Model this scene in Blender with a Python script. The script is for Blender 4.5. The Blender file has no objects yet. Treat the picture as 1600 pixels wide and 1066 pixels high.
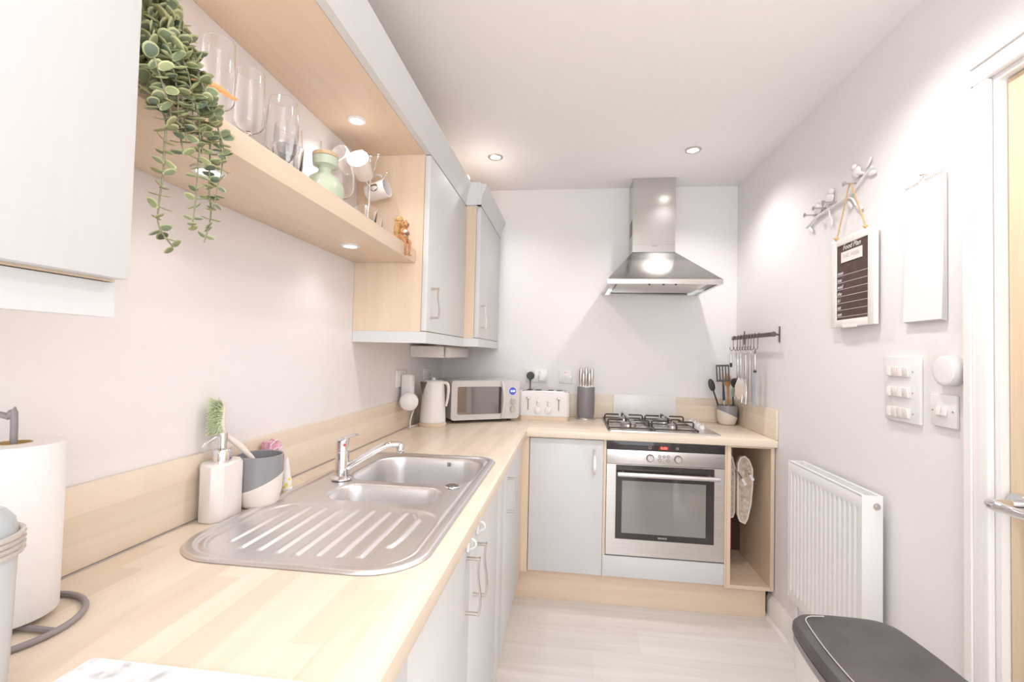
import bpy, bmesh, math, random
from mathutils import Vector, Matrix
PI = math.pi
random.seed(7)
C = bpy.context.scene.collection
sc = bpy.context.scene

# ------------------------------------------------------------ camera
cam_d = bpy.data.cameras.new('camera'); cam = bpy.data.objects.new('camera', cam_d); C.objects.link(cam)
yaw, pitch, roll = -0.1238, 0.0285, 0.0238
f_ = Vector((math.sin(yaw)*math.cos(pitch), math.cos(yaw)*math.cos(pitch), math.sin(pitch)))
r_ = Vector((math.cos(yaw), -math.sin(yaw), 0)); u_ = r_.cross(f_)
r2 = math.cos(roll)*r_ + math.sin(roll)*u_; u2 = -math.sin(roll)*r_ + math.cos(roll)*u_
mw = Matrix((r2, u2, -f_)).transposed().to_4x4(); mw.translation = (0.8605, -3.101, 1.31)
cam.matrix_world = mw
cam_d.sensor_width = 36; cam_d.lens = 728.55/1600*36; cam_d.clip_start = 0.02
sc.camera = cam

# ------------------------------------------------------------ world, exposure, lights
w = bpy.data.worlds.new('world'); sc.world = w; w.use_nodes = True
bgn = w.node_tree.nodes['Background']
bgn.inputs[0].default_value = (0.80, 0.90, 1.0, 1); bgn.inputs[1].default_value = 1.0
sc.view_settings.view_transform = 'Standard'; sc.view_settings.look = 'None'
sc.view_settings.gamma = 1; sc.view_settings.use_curve_mapping = False
sc.view_settings.exposure = -0.02
CEIL = 2.42; RW = 1.905; REAR = -4.7
def area(name, loc, rot, sx, sy, e, col):
    l = bpy.data.lights.new(name, 'AREA'); l.shape = 'RECTANGLE'; l.size = sx; l.size_y = sy; l.energy = e; l.color = col
    o = bpy.data.objects.new(name, l); o.location = loc; o.rotation_euler = rot; C.objects.link(o); return o
area('window_daylight', (0.95, REAR+0.10, 1.35), (PI/2, 0, 0), 1.5, 1.9, 32, (0.86, 0.93, 1.0))
def spot(name, loc, e, size=2.4, blend=0.7, r=0.03, col=(1.0, 0.962, 0.952)):
    l = bpy.data.lights.new(name, 'SPOT'); l.energy = e; l.spot_size = size; l.spot_blend = blend; l.shadow_soft_size = r; l.color = col
    o = bpy.data.objects.new(name, l); o.location = loc; C.objects.link(o); return o
DOWN = [(1.489, -0.556), (0.423, -0.54), (1.45, -1.75), (0.95, -1.75), (1.45, -2.95), (0.95, -2.95), (1.45, -4.1), (0.62, -4.1)]
for i, (x, y) in enumerate(DOWN):
    spot('downlight_glow', (x, y, CEIL-0.02), (22, 13, 29, 8, 1.5, 1, 36, 36)[i])
area('ceiling_fill', (1.05, -3.5, 1.75), (PI-0.55, 0, 0), 0.9, 0.6, 10, (1.0, 0.95, 0.91))  # added fill light aimed up and forward to brighten the ceiling, no real lamp
SHELF_SPOTS = [(0.13, -1.64, 1.66), (0.145, -2.27, 1.66), (0.13, -1.626, 2.09), (0.13, -2.27, 2.09)]
for x, y, z in SHELF_SPOTS:
    spot('shelf_spot_glow', (x, y, z-0.012), 0.8 if z < 2 else (5 if y > -2 else 8), 2.3, 0.8, 0.02)

# ------------------------------------------------------------ materials
def mat(name, col, rough=0.5, metal=0.0, **k):
    m = bpy.data.materials.new(name); m.use_nodes = True; b = m.node_tree.nodes['Principled BSDF']
    b.inputs['Base Color'].default_value = (*col, 1); b.inputs['Roughness'].default_value = rough; b.inputs['Metallic'].default_value = metal
    for kk, v in k.items(): b.inputs[kk.replace('_', ' ')].default_value = v
    return m
def noisy(m, scale=(20, 20, 20), amt=0.06, bump=0.0, detail=4.0, ns=1.0):
    nt = m.node_tree; b = nt.nodes['Principled BSDF']; col = list(b.inputs['Base Color'].default_value)
    tc = nt.nodes.new('ShaderNodeTexCoord'); mp = nt.nodes.new('ShaderNodeMapping'); mp.inputs['Scale'].default_value = scale
    n = nt.nodes.new('ShaderNodeTexNoise'); n.inputs['Scale'].default_value = ns; n.inputs['Detail'].default_value = detail
    nt.links.new(tc.outputs['Object'], mp.inputs[0]); nt.links.new(mp.outputs[0], n.inputs['Vector'])
    r = nt.nodes.new('ShaderNodeValToRGB'); r.color_ramp.elements[0].position = 0.3; r.color_ramp.elements[1].position = 0.7
    r.color_ramp.elements[0].color = (*[c*(1-amt) for c in col[:3]], 1); r.color_ramp.elements[1].color = (*[min(1, c*(1+amt)) for c in col[:3]], 1)
    nt.links.new(n.outputs['Fac'], r.inputs[0]); nt.links.new(r.outputs[0], b.inputs['Base Color'])
    if bump:
        bp = nt.nodes.new('ShaderNodeBump'); bp.inputs['Strength'].default_value = bump; bp.inputs['Distance'].default_value = 0.002
        nt.links.new(n.outputs['Fac'], bp.inputs['Height']); nt.links.new(bp.outputs[0], b.inputs['Normal'])
    return m
def wood(name, c1, c2, grain='X', plane='XY', stave=None, rough=0.35, contrast=0.12):
    """grain axis; stave=(length,width,seam colour factor) lays boards in `plane`."""
    m = bpy.data.materials.new(name); m.use_nodes = True; nt = m.node_tree; b = nt.nodes['Principled BSDF']
    b.inputs['Roughness'].default_value = rough
    tc = nt.nodes.new('ShaderNodeTexCoord'); N = nt.nodes.new; L = nt.links.new
    sep = N('ShaderNodeSeparateXYZ'); L(tc.outputs['Object'], sep.inputs[0])
    comb = N('ShaderNodeCombineXYZ')
    other = [a for a in plane if a != grain][0]; third = [a for a in 'XYZ' if a not in plane][0]
    L(sep.outputs[grain], comb.inputs[0]); L(sep.outputs[other], comb.inputs[1]); L(sep.outputs[third], comb.inputs[2])
    mp = N('ShaderNodeMapping'); mp.inputs['Scale'].default_value = (1.6, 28, 28); L(comb.outputs[0], mp.inputs[0])
    n = N('ShaderNodeTexNoise'); n.inputs['Scale'].default_value = 1.0; n.inputs['Detail'].default_value = 5; n.inputs['Distortion'].default_value = 0.6
    L(mp.outputs[0], n.inputs['Vector'])
    mp2 = N('ShaderNodeMapping'); mp2.inputs['Scale'].default_value = (6, 220, 220); L(comb.outputs[0], mp2.inputs[0])
    n2 = N('ShaderNodeTexNoise'); n2.inputs['Scale'].default_value = 1.0; n2.inputs['Detail'].default_value = 2; L(mp2.outputs[0], n2.inputs['Vector'])
    add = N('ShaderNodeMath'); add.operation = 'MULTIPLY_ADD'; add.inputs[1].default_value = 0.35; L(n2.outputs['Fac'], add.inputs[0]); L(n.outputs['Fac'], add.inputs[2])
    r = N('ShaderNodeValToRGB'); r.color_ramp.elements[0].position = 0.42; r.color_ramp.elements[1].position = 0.95
    r.color_ramp.elements[0].color = (*c1, 1); r.color_ramp.elements[1].color = (*c2, 1); L(add.outputs[0], r.inputs[0])
    out = r.outputs[0]
    if stave:
        br = N('ShaderNodeTexBrick'); br.inputs['Scale'].default_value = 1.0; br.inputs['Brick Width'].default_value = stave[0]; br.inputs['Row Height'].default_value = stave[1]
        br.inputs['Mortar Size'].default_value = stave[3] if len(stave) > 3 else 0.0006; br.inputs['Mortar Smooth'].default_value = 0.3
        br.inputs['Color1'].default_value = (1, 1, 1, 1); v = 1-contrast; br.inputs['Color2'].default_value = (v, v*0.985, v*0.955, 1)
        s = stave[2]; br.inputs['Mortar'].default_value = (s, s, s, 1); br.offset = 0.37; br.offset_frequency = 2; br.squash = 1.3; br.squash_frequency = 3
        L(comb.outputs[0], br.inputs['Vector'])
        mx = N('ShaderNodeMix'); mx.data_type = 'RGBA'; mx.blend_type = 'MULTIPLY'; mx.inputs[0].default_value = 1
        L(out, mx.inputs[6]); L(br.outputs['Color'], mx.inputs[7]); out = mx.outputs[2]
    L(out, b.inputs['Base Color'])
    return m
def emit(name, col, s):
    m = bpy.data.materials.new(name); m.use_nodes = True; b = m.node_tree.nodes['Principled BSDF']
    b.inputs['Base Color'].default_value = (*col, 1); b.inputs['Emission Color'].default_value = (*col, 1); b.inputs['Emission Strength'].default_value = s
    return m
WT1, WT2 = (0.90, 0.79, 0.66), (0.83, 0.69, 0.55)
UN1, UN2 = (0.84, 0.68, 0.525), (0.77, 0.60, 0.445)
M = dict(
 wall=noisy(mat('white_wall_paint', (0.86, 0.828, 0.825), 0.6), (30, 30, 30), 0.008, 0.02),
 ceil=noisy(mat('white_ceiling_paint', (0.91, 0.88, 0.865), 0.8), (30, 30, 30), 0.008),
 trim=mat('white_gloss_trim', (0.88, 0.85, 0.83), 0.3),
 floor=wood('whitewashed_floor', (0.84, 0.81, 0.79), (0.73, 0.69, 0.665), 'X', 'XY', (1.2, 0.19, 0.90, 0.0012), 0.45, 0.05),
 top_y=wood('beech_block_worktop_long', WT1, WT2, 'Y', 'XY', (0.42, 0.047, 0.90), 0.32, 0.13),
 top_x=wood('beech_block_worktop_cross', WT1, WT2, 'X', 'XY', (0.42, 0.047, 0.90), 0.32, 0.13),
 up_y=wood('beech_block_upstand_long', WT1, WT2, 'Y', 'YZ', (0.40, 0.05, 0.88), 0.35, 0.14),
 up_x=wood('beech_block_upstand_cross', WT1, WT2, 'X', 'XZ', (0.40, 0.05, 0.88), 0.35, 0.14),
 bz=wood('beech_panel_upright', UN1, UN2, 'Z', 'XZ', None, 0.4),
 by=wood('beech_panel_long', UN1, UN2, 'Y', 'XY', None, 0.4),
 bx=wood('beech_panel_cross', UN1, UN2, 'X', 'XZ', None, 0.4),
 doorwood=wood('oak_veneer_door', (0.84, 0.68, 0.48), (0.76, 0.57, 0.37), 'Z', 'YZ', None, 0.4),
 white=noisy(mat('white_cabinet_front', (0.72, 0.72, 0.72), 0.45), (90, 90, 2), 0.01),
 gloss=mat('white_gloss_plastic', (0.84, 0.82, 0.80), 0.25),
 plastic=mat('white_plastic', (0.85, 0.82, 0.80), 0.4),
 ceramic=mat('white_ceramic', (0.85, 0.80, 0.77), 0.18),
 steel=noisy(mat('brushed_steel', (0.72, 0.70, 0.685), 0.30, 1.0), (4, 300, 300), 0.06),
 hoodsteel=noisy(mat('satin_hood_steel', (0.60, 0.585, 0.57), 0.19, 1.0), (4, 300, 300), 0.05),
 sinksteel=noisy(mat('sink_steel', (0.78, 0.77, 0.775), 0.36, 1.0), (200, 6, 200), 0.03),
 chrome=mat('polished_chrome', (0.80, 0.80, 0.81), 0.08, 1.0),
 nickel=mat('satin_nickel', (0.62, 0.58, 0.54), 0.3, 1.0),
 black=mat('black_plastic', (0.035, 0.03, 0.028), 0.35),
 blackglass=mat('black_glass', (0.05, 0.04, 0.04), 0.06),
 darkglass=mat('oven_window_glass', (0.20, 0.19, 0.18), 0.05),
 iron=mat('black_enamel_iron', (0.05, 0.035, 0.03), 0.3),
 grey=mat('grey_glaze', (0.33, 0.32, 0.33), 0.2),
 cream=mat('cream_glaze', (0.82, 0.75, 0.68), 0.35),
 glass=mat('clear_glass', (1, 1, 1), 0.0, 0.0, Transmission_Weight=1.0, IOR=1.45),
 rope=mat('jute_rope', (0.62, 0.42, 0.20), 0.9),
 bulb=emit('lit_lamp_face', (1.0, 0.96, 0.9), 9.0),
 grout=mat('grey_sealant_line', (0.42, 0.38, 0.38), 0.6),
)

# ------------------------------------------------------------ mesh helpers
class B:
    def __init__(s): s.bm = bmesh.new(); s.mi = 0
    def _merge(s, t, mtx=None):
        if mtx is not None: bmesh.ops.transform(t, matrix=mtx, verts=t.verts)
        for f in t.faces: f.material_index = s.mi
        me = bpy.data.meshes.new('t'); t.to_mesh(me); s.bm.from_mesh(me); bpy.data.meshes.remove(me); t.free(); return s
    def box(s, x0, x1, y0, y1, z0, z1, bev=0.0, seg=2, mtx=None):
        t = bmesh.new(); bmesh.ops.create_cube(t, size=1)
        bmesh.ops.scale(t, vec=(x1-x0, y1-y0, z1-z0), verts=t.verts); bmesh.ops.translate(t, vec=((x0+x1)/2, (y0+y1)/2, (z0+z1)/2), verts=t.verts)
        if bev: bmesh.ops.bevel(t, geom=list(t.edges), offset=bev, segments=seg, profile=0.5, affect='EDGES')
        return s._merge(t, mtx)
    def cyl(s, p0, p1, r0, r1=None, seg=24, caps=True):
        p0, p1 = Vector(p0), Vector(p1); r1 = r0 if r1 is None else r1; d = p1-p0; t = bmesh.new()
        bmesh.ops.create_cone(t, cap_ends=caps, segments=seg, radius1=r0, radius2=r1, depth=d.length)
        q = Vector((0, 0, 1)).rotation_difference(d.normalized())
        return s._merge(t, Matrix.Translation((p0+p1)/2) @ q.to_matrix().to_4x4())
    def ell(s, c, r, seg=20, mtx=None):
        t = bmesh.new(); bmesh.ops.create_uvsphere(t, u_segments=seg, v_segments=max(8, seg*2//3), radius=1)
        if isinstance(r, (int, float)): r = (r, r, r)
        m = Matrix.Translation(c) @ (mtx if mtx is not None else Matrix.Identity(4)) @ Matrix.Diagonal((*r, 1))
        return s._merge(t, m)
    def lathe(s, prof, c=(0, 0, 0), seg=32, sx=1.0, sy=1.0, mtx=None, closed=False, phase=0.0):
        t = bmesh.new(); rings = []
        for r, z in prof:
            if r < 1e-6: rings.append([t.verts.new((0, 0, z))])
            else: rings.append([t.verts.new((r*sx*math.cos(2*PI*i/seg+phase), r*sy*math.sin(2*PI*i/seg+phase), z)) for i in range(seg)])
        n = len(rings)
        for a in range(n if closed else n-1):
            A, D = rings[a], rings[(a+1) % n]
            for i in range(seg):
                j = (i+1) % seg
                if len(A) == 1 and len(D) == 1: continue
                if len(A) == 1: t.faces.new((A[0], D[i], D[j]))
                elif len(D) == 1: t.faces.new((A[i], A[j], D[0]))
                else: t.faces.new((A[i], A[j], D[j], D[i]))
        bmesh.ops.recalc_face_normals(t, faces=t.faces)
        return s._merge(t, Matrix.Translation(c) @ (mtx if mtx is not None else Matrix.Identity(4)))
    def tube(s, pts, r, seg=10, closed=False, smooth=0, ends=None):
        pts = [Vector(p) for p in pts]
        if smooth: pts = crom(pts, smooth, closed)
        n = len(pts); rr = r if isinstance(r, (list, tuple)) else [r]*n
        if len(rr) != n: rr = [rr[0]+(rr[-1]-rr[0])*i/(n-1) for i in range(n)] if len(rr) == 2 else [rr[min(len(rr)-1, int(i*len(rr)/n))] for i in range(n)]
        t = bmesh.new(); rings = []; up = None
        for i, p in enumerate(pts):
            d = (pts[(i+1) % n]-pts[i-1]) if (closed or 0 < i < n-1) else (pts[1]-pts[0] if i == 0 else pts[-1]-pts[-2])
            d.normalize()
            if up is None: up = d.orthogonal().normalized()
            up = (up-d*up.dot(d)).normalized(); side = d.cross(up)
            rings.append([t.verts.new(p+rr[i]*(math.cos(2*PI*k/seg)*up+math.sin(2*PI*k/seg)*side)) for k in range(seg)])
        for a in range(n if closed else n-1):
            A, D = rings[a], rings[(a+1) % n]
            for i in range(seg): j = (i+1) % seg; t.faces.new((A[i], A[j], D[j], D[i]))
        if not closed: t.faces.new(rings[0][::-1]); t.faces.new(rings[-1])
        bmesh.ops.recalc_face_normals(t, faces=t.faces)
        return s._merge(t)
    def prism(s, poly, axis, a, b, bev=0.0, seg=2, mtx=None):
        """poly = 2D outline in the other two axes (in XYZ order), extruded along axis from a to b."""
        t = bmesh.new()
        def P(p, v): return {'X': (v, p[0], p[1]), 'Y': (p[0], v, p[1]), 'Z': (p[0], p[1], v)}[axis]
        A = [t.verts.new(P(p, a)) for p in poly]; D = [t.verts.new(P(p, b)) for p in poly]; n = len(poly)
        t.faces.new(A); t.faces.new(D)
        for i in range(n): t.faces.new((A[i], A[(i+1) % n], D[(i+1) % n], D[i]))
        bmesh.ops.recalc_face_normals(t, faces=t.faces)
        if bev: 
            es = [e for e in t.edges if abs((e.verts[0].co-e.verts[1].co)['XYZ'.index(axis)]) < 1e-7]
            bmesh.ops.bevel(t, geom=es, offset=bev, segments=seg, profile=0.5, affect='EDGES')
        return s._merge(t, mtx)
    def sweep(s, prof, a, b):
        return s
def crom(p, k, closed=False):
    out = []; n = len(p)
    for i in range(n if closed else n-1):
        g = lambda j: p[j % n] if closed else p[max(0, min(n-1, j))]
        p0, p1, p2, p3 = g(i-1), g(i), g(i+1), g(i+2)
        for q in range(k):
            t = q/k; out.append(0.5*((2*p1)+(p2-p0)*t+(2*p0-5*p1+4*p2-p3)*t*t+(3*p1-p0-3*p2+p3)*t**3))
    if not closed: out.append(p[-1])
    return out
def rrect(x0, x1, y0, y1, r, n=6):
    rs = r if isinstance(r, (list, tuple)) else (r,)*4   # (x1y1),(x0y1),(x0y0),(x1y0)
    o = []
    for k, (cx, cy) in enumerate(((x1, y1), (x0, y1), (x0, y0), (x1, y0))):
        q = rs[k]; ccx = cx-q if k in (0, 3) else cx+q; ccy = cy-q if k in (0, 1) else cy+q
        for i in range(n+1):
            a = PI/2*k+PI/2*i/n; o.append((ccx+q*math.cos(a), ccy+q*math.sin(a)))
    return o
MW = {}
def obj(name, b, mats, parent=None, local=False, origin=None, smooth=True):
    bm = b.bm if isinstance(b, B) else b
    if parent is not None and not local: bmesh.ops.transform(bm, matrix=MW[parent.name].inverted(), verts=bm.verts)
    if parent is None and origin is not None: bmesh.ops.translate(bm, vec=-Vector(origin), verts=bm.verts)
    me = bpy.data.meshes.new(name); bm.to_mesh(me); bm.free()
    for m in (mats if isinstance(mats, (list, tuple)) else [mats]): me.materials.append(M[m] if isinstance(m, str) else m)
    if smooth and len(me.polygons):
        me.polygons.foreach_set('use_smooth', [True]*len(me.polygons)); me.set_sharp_from_angle(angle=math.radians(38))
    o = bpy.data.objects.new(name, me); C.objects.link(o)
    if parent is not None: o.parent = parent; MW[o.name] = MW[parent.name]
    else:
        o.location = origin or (0, 0, 0); MW[o.name] = Matrix.Translation(origin or (0, 0, 0))
    return o
def tag(o, label, cat, group=None):
    o['label'] = label; o['category'] = cat
    if group: o['group'] = group
    return o
def thing(name, label, cat, loc=(0, 0, 0), rz=0.0, group=None):
    o = bpy.data.objects.new(name, None); C.objects.link(o); o.empty_display_size = 0.05; o.location = loc; o.rotation_euler = (0, 0, rz)
    MW[o.name] = Matrix.Translation(loc) @ Matrix.Rotation(rz, 4, 'Z'); return tag(o, label, cat, group)
def struct(name, b, mats, parent=None, **k):
    o = obj(name, b, mats, parent, **k)
    if parent is None: o['kind'] = 'structure'
    return o
def dup(root, loc, label=None, rz=None, group=None):
    r = root.copy(); C.objects.link(r); r.location = loc
    if rz is not None: r.rotation_euler = (0, 0, rz)
    if label: r['label'] = label
    if group: r['group'] = group
    for ch in list(root.children):
        c = ch.copy(); C.objects.link(c); c.parent = r
        for g in ch.children: d = g.copy(); C.objects.link(d); d.parent = c
    MW[r.name] = Matrix.Translation(loc) @ Matrix.Rotation(r.rotation_euler.z, 4, 'Z')
    return r
def partlabel(o, l): o['label'] = l; return o
def text(name, s, size, loc, face, m, parent, depth=0.0006, align='CENTER', shear=0.0, xs=1.0):
    cu = bpy.data.curves.new('t', 'FONT'); cu.body = s; cu.size = size; cu.extrude = depth/2; cu.align_x = align; cu.align_y = 'CENTER'; cu.shear = shear; cu.resolution_u = 3
    to = bpy.data.objects.new('t', cu); C.objects.link(to)
    dg = bpy.context.evaluated_depsgraph_get(); me = bpy.data.meshes.new_from_object(to.evaluated_get(dg))
    bpy.data.objects.remove(to); bpy.data.curves.remove(cu)
    ax = {'-Y': (Vector((1, 0, 0)), Vector((0, 0, 1))), '-X': (Vector((0, -1, 0)), Vector((0, 0, 1))), '+X': (Vector((0, 1, 0)), Vector((0, 0, 1)))}[face] if isinstance(face, str) else face
    R = Matrix((ax[0]*xs, ax[1], ax[0].cross(ax[1]))).transposed().to_4x4()
    bm = bmesh.new(); bm.from_mesh(me); bpy.data.meshes.remove(me)
    bmesh.ops.transform(bm, matrix=Matrix.Translation(loc) @ R, verts=bm.verts)
    return obj(name, bm, m, parent, smooth=False)

# ============================================================ THE SETTING
struct('floor', B().box(-0.1, 2.6, REAR-0.1, 0.1, -0.05, 0), 'floor')
struct('ceiling', B().box(-0.1, 2.6, REAR-0.1, 0.1, CEIL, CEIL+0.05), 'ceil')
struct('wall_left', B().box(-0.1, 0, REAR-0.1, 0.1, 0, CEIL), 'wall')
struct('wall_back', B().box(0, RW, 0, 0.1, 0, CEIL), 'wall')
DY0, DY1, DZ = -2.56, -1.80, 2.045       # door opening in the right wall
struct('wall_right', B().box(RW, RW+0.1, DY1, 0.1, 0, CEIL).box(RW, RW+0.1, REAR-0.1, DY0, 0, CEIL).box(RW, RW+0.1, DY0, DY1, DZ, CEIL), 'wall')
wy0, wy1, wz0, wz1 = 0.2, 1.7, 0.35, 2.25
struct('wall_rear', B().box(0, wy0, REAR-0.1, REAR, 0, CEIL).box(wy1, RW, REAR-0.1, REAR, 0, CEIL).box(wy0, wy1, REAR-0.1, REAR, 0, wz0).box(wy0, wy1, REAR-0.1, REAR, wz1, CEIL), 'wall')
win = B()
for a, b2 in ((wy0, wy0+0.05), (wy1-0.05, wy1), (0.925, 0.975)): win.box(a, b2, REAR-0.08, REAR-0.02, wz0, wz1, 0.004)
for a, b2 in ((wz0, wz0+0.05), (wz1-0.05, wz1)): win.box(wy0, wy1, REAR-0.08, REAR-0.02, a, b2, 0.004)
wf = struct('window_1', win, 'trim')
obj('pane', B().box(wy0+0.05, wy1-0.05, REAR-0.052, REAR-0.048, wz0+0.05, wz1-0.05), 'glass', wf)
# door leaf, frame, architrave
dl = B().box(RW+0.018, RW+0.058, DY0+0.025, DY1-0.025, 0.008, DZ-0.025, 0.002)
dr = struct('door_1', dl, 'doorwood')
hd = B(); hy, hz = -1.853, 0.985
hd.cyl((RW+0.018, hy, hz), (RW+0.006, hy, hz), 0.027, 0.025, 32)
hd.tube([(RW+0.008, hy, hz), (RW-0.03, hy, hz), (RW-0.050, hy-0.004, hz), (RW-0.058, hy-0.025, hz), (RW-0.058, hy-0.07, hz+0.001), (RW-0.054, hy-0.125, hz)], [0.010, 0.010, 0.0125, 0.0125, 0.011, 0.010], 16, smooth=6)
partlabel(obj('door_handle', hd, 'chrome', dr), 'polished chrome lever handle on round rose')
fr = B().box(RW, RW+0.1, DY1-0.022, DY1, 0, DZ).box(RW, RW+0.1, DY0, DY0+0.022, 0, DZ).box(RW, RW+0.1, DY0+0.022, DY1-0.022, DZ-0.022, DZ)
def arch(y0, y1, z0, z1): 
    fr.box(RW-0.016, RW, y0, y1, z0, z1, 0.005, 3)
arch(DY1-0.008, DY1+0.058, 0, DZ-0.009); arch(DY0-0.058, DY0+0.008, 0, DZ-0.009); arch(DY0-0.058, DY1+0.058, DZ-0.008, DZ+0.058)
fr.box(RW-0.022, RW-0.0165, DY1+0.036, DY1+0.057, 0, DZ+0.0365); fr.box(RW-0.022, RW-0.0165, DY0-0.05, DY1+0.057, DZ+0.037, DZ+0.057)
struct('trim_1', fr, 'trim')
def skirt(y0, y1, nm):
    b = B().prism([(RW-0.018, 0), (RW, 0), (RW, 0.122), (RW-0.006, 0.122), (RW-0.010, 0.112), (RW-0.013, 0.106), (RW-0.018, 0.098)], 'Y', y0, y1)
    b.prism([(RW-0.032, 0), (RW-0.018, 0), (RW-0.018, 0.016), (RW-0.024, 0.014), (RW-0.030, 0.008)], 'Y', y0, y1)
    return struct(nm, b, 'trim')
skirt(DY1+0.058, -0.52, 'baseboard_right'); skirt(REAR, DY0-0.058, 'baseboard_right_rear')

# recessed ceiling downlights
def downlight(x, y, z, R=0.042, label='', group=None, rim='nickel', name='ceiling_downlight'):
    t = thing(name, label, 'light', (x, y, z), 0, group)
    obj('rim', B().lathe([(R, -0.0002), (R, -0.004), (R*0.93, -0.0065), (R*0.70, -0.006), (R*0.66, -0.002), (R*0.66, -0.0002)], (x, y, z), 32), rim, t)
    obj('lamp', B().cyl((x, y, z-0.0036), (x, y, z-0.0004), R*0.655, seg=28), 'bulb', t)
    return t
DL = ['round recessed ceiling downlight right of the extractor chimney', 'round recessed ceiling downlight nearest the wall cabinets', ]
for i, (x, y) in enumerate(DOWN):
    if i < 2: downlight(x, y, CEIL, 0.042, DL[i])
    else: downlight(x, y, CEIL, 0.042, 'recessed ceiling downlight behind and above the camera, outside the photograph', 'ceiling downlights outside the frame')
SL = ['small round light set under the open shelf at its far end', 'small round light set under the open shelf behind the trailing plant',
      'small round light in the beech board above the glasses', 'small round light in the top board above the trailing plant']
for (x, y, z), l in zip(SHELF_SPOTS, SL): downlight(x, y, z, 0.031, l, None, 'plastic', 'shelf_spotlight')

# ============================================================ WALL UNITS, LEFT
def bow_handle(b, x, y, z0, z1, nx, ny, so=0.03, th=0.005, wd=0.010):
    """upright S-curved bar handle standing off along (nx,ny)."""
    h = z1-z0; sx, sy = -ny, nx
    pts = []; n = 14
    A = []
    for i in range(n+1):
        t = i/n; dv = so + 0.0038*math.sin(2*PI*t); A.append((dv, z0+h*t))
    t = bmesh.new(); rings = []
    for i, (dv, z) in enumerate(A):
        rings.append([t.verts.new((x+nx*(dv+a)+sx*c, y+ny*(dv+a)+sy*c, z)) for a, c in ((0, -wd/2), (th, -wd/2), (th, wd/2), (0, wd/2))])
    for i in range(n):
        for k in range(4): t.faces.new((rings[i][k], rings[i][(k+1) % 4], rings[i+1][(k+1) % 4], rings[i+1][k]))
    t.faces.new(rings[0]); t.faces.new(rings[-1]); bmesh.ops.recalc_face_normals(t, faces=t.faces); b._merge(t)
    for zz in (z0+0.004, z1-0.004):
        b.cyl((x, y, zz), (x+nx*(so+0.003), y+ny*(so+0.003), zz), 0.0045, seg=12)
    return b
def wall_cab(name, label, y0, y1, xc, xd, seam=None, handle_y=None, z0=1.39, z1=2.09):
    t = thing(name, label, 'cabinet', (0, (y0+y1)/2, z0))
    obj('carcass', B().box(0.001, xc, y0, y1, z0, z1), 'bz', t)
    ds = [(y0+0.002, y1-0.002)]
    for a, b2 in ds:
        d = obj('door', B().box(xc+0.001, xd, a, b2, z0+0.003, z1-0.003, 0.0015), 'white', t)
        if handle_y: obj('handle', bow_handle(B(), xd, handle_y, z0+0.055, z0+0.18, 1, 0), 'nickel', d)
    return t
wall_cab('wall_cabinet', 'white wall cupboard filling the top left corner, beside the trailing plant', -3.17, -2.572, 0.279, 0.302, handle_y=-3.12)
wall_cab('wall_cabinet', 'white wall cupboard with beech side, between the squirrel ornament and the deeper cupboard', -1.34, -0.692, 0.279, 0.302, handle_y=-1.285)
wall_cab('wall_cabinet', 'deeper white wall cupboard at the back wall above the toaster and microwave', -0.690, -0.02, 0.355, 0.380, handle_y=-0.645)
cp = [(0.2805, 2.0905), (0.304, 2.0905), (0.306, 2.112), (0.309, 2.135), (0.318, 2.16), (0.330, 2.188), (0.333, 2.2), (0.2805, 2.2)]
cb = B().prism(cp, 'Y', -3.17, -0.692)
cp2 = [(x+0.079, z) for x, z in cp]
cb.prism(cp2, 'Y', -0.72, -0.003)
cb.prism([(-0.692-(x-0.28), z) for x, z in cp], 'X', 0.28, 0.383)
tag(obj('cornice', cb, 'white', origin=(0.3, -1.5, 2.09)), 'long white moulded cornice running along the top of the wall cupboards', 'cornice')
pb = B().box(0.262, 0.280, -3.17, -2.572, 1.345, 1.3885)
tag(obj('light_rail', pb, 'white', origin=(0.27, -2.9, 1.345)), 'white pelmet strip under the cupboard in the left foreground', 'pelmet')
pb = B().box(0.001, 0.285, -1.34, -1.322, 1.345, 1.3895).box(0.285, 0.303, -1.34, -0.680, 1.345, 1.3895).box(0.303, 0.383, -0.698, -0.680, 1.345, 1.3895).box(0.365, 0.383, -0.680, -0.004, 1.345, 1.3895)
tag(obj('light_rail', pb, 'white', origin=(0.27, -0.9, 1.345)), 'white pelmet strip under the two cupboards above the kettle', 'pelmet')
tag(obj('top_board', B().box(0.001, 0.279, -2.571, -1.341, 2.091, 2.112), 'by', origin=(0.15, -1.95, 2.091)), 'wide beech board bridging the cupboards above the open shelf', 'board')
tag(obj('open_shelf', B().box(0.001, 0.252, -2.571, -1.341, 1.66, 1.71, 0.001), 'by', origin=(0.13, -1.95, 1.66)), 'thick beech shelf carrying the glasses and trailing plant', 'shelf')
# boiler casing below the corner cupboard
bo = thing('boiler', 'plain white boiler casing hanging just below the corner cupboards', 'boiler', (0.11, -0.4, 1.28))
obj('casing', B().box(0.001, 0.188, -0.66, -0.20, 1.282, 1.344, 0.004), 'gloss', bo)
obj('front_panel', B().box(0.192, 0.225, -0.657, -0.20, 1.282, 1.344, 0.012, 4), 'gloss', bo)
# little camera on top of the cornice
sx_, sy_, sz_ = 0.20, -0.60, 2.2
cm = thing('security_camera', 'small white camera with dark lens peeping over the cornice', 'camera', (0.265, -0.62, 2.2))
obj('foot', B().cyl((0.265, -0.62, 2.2002), (0.265, -0.62, 2.208), 0.022, 0.02).cyl((0.265, -0.62, 2.208), (0.265, -0.62, 2.225), 0.008), 'gloss', cm)
obj('body', B().box(0.235, 0.297, -0.65, -0.60, 2.225, 2.283, 0.012, 4), 'gloss', cm)
obj('lens', B().cyl((0.296, -0.63, 2.25), (0.301, -0.632, 2.25), 0.009), 'black', cm)

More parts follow.
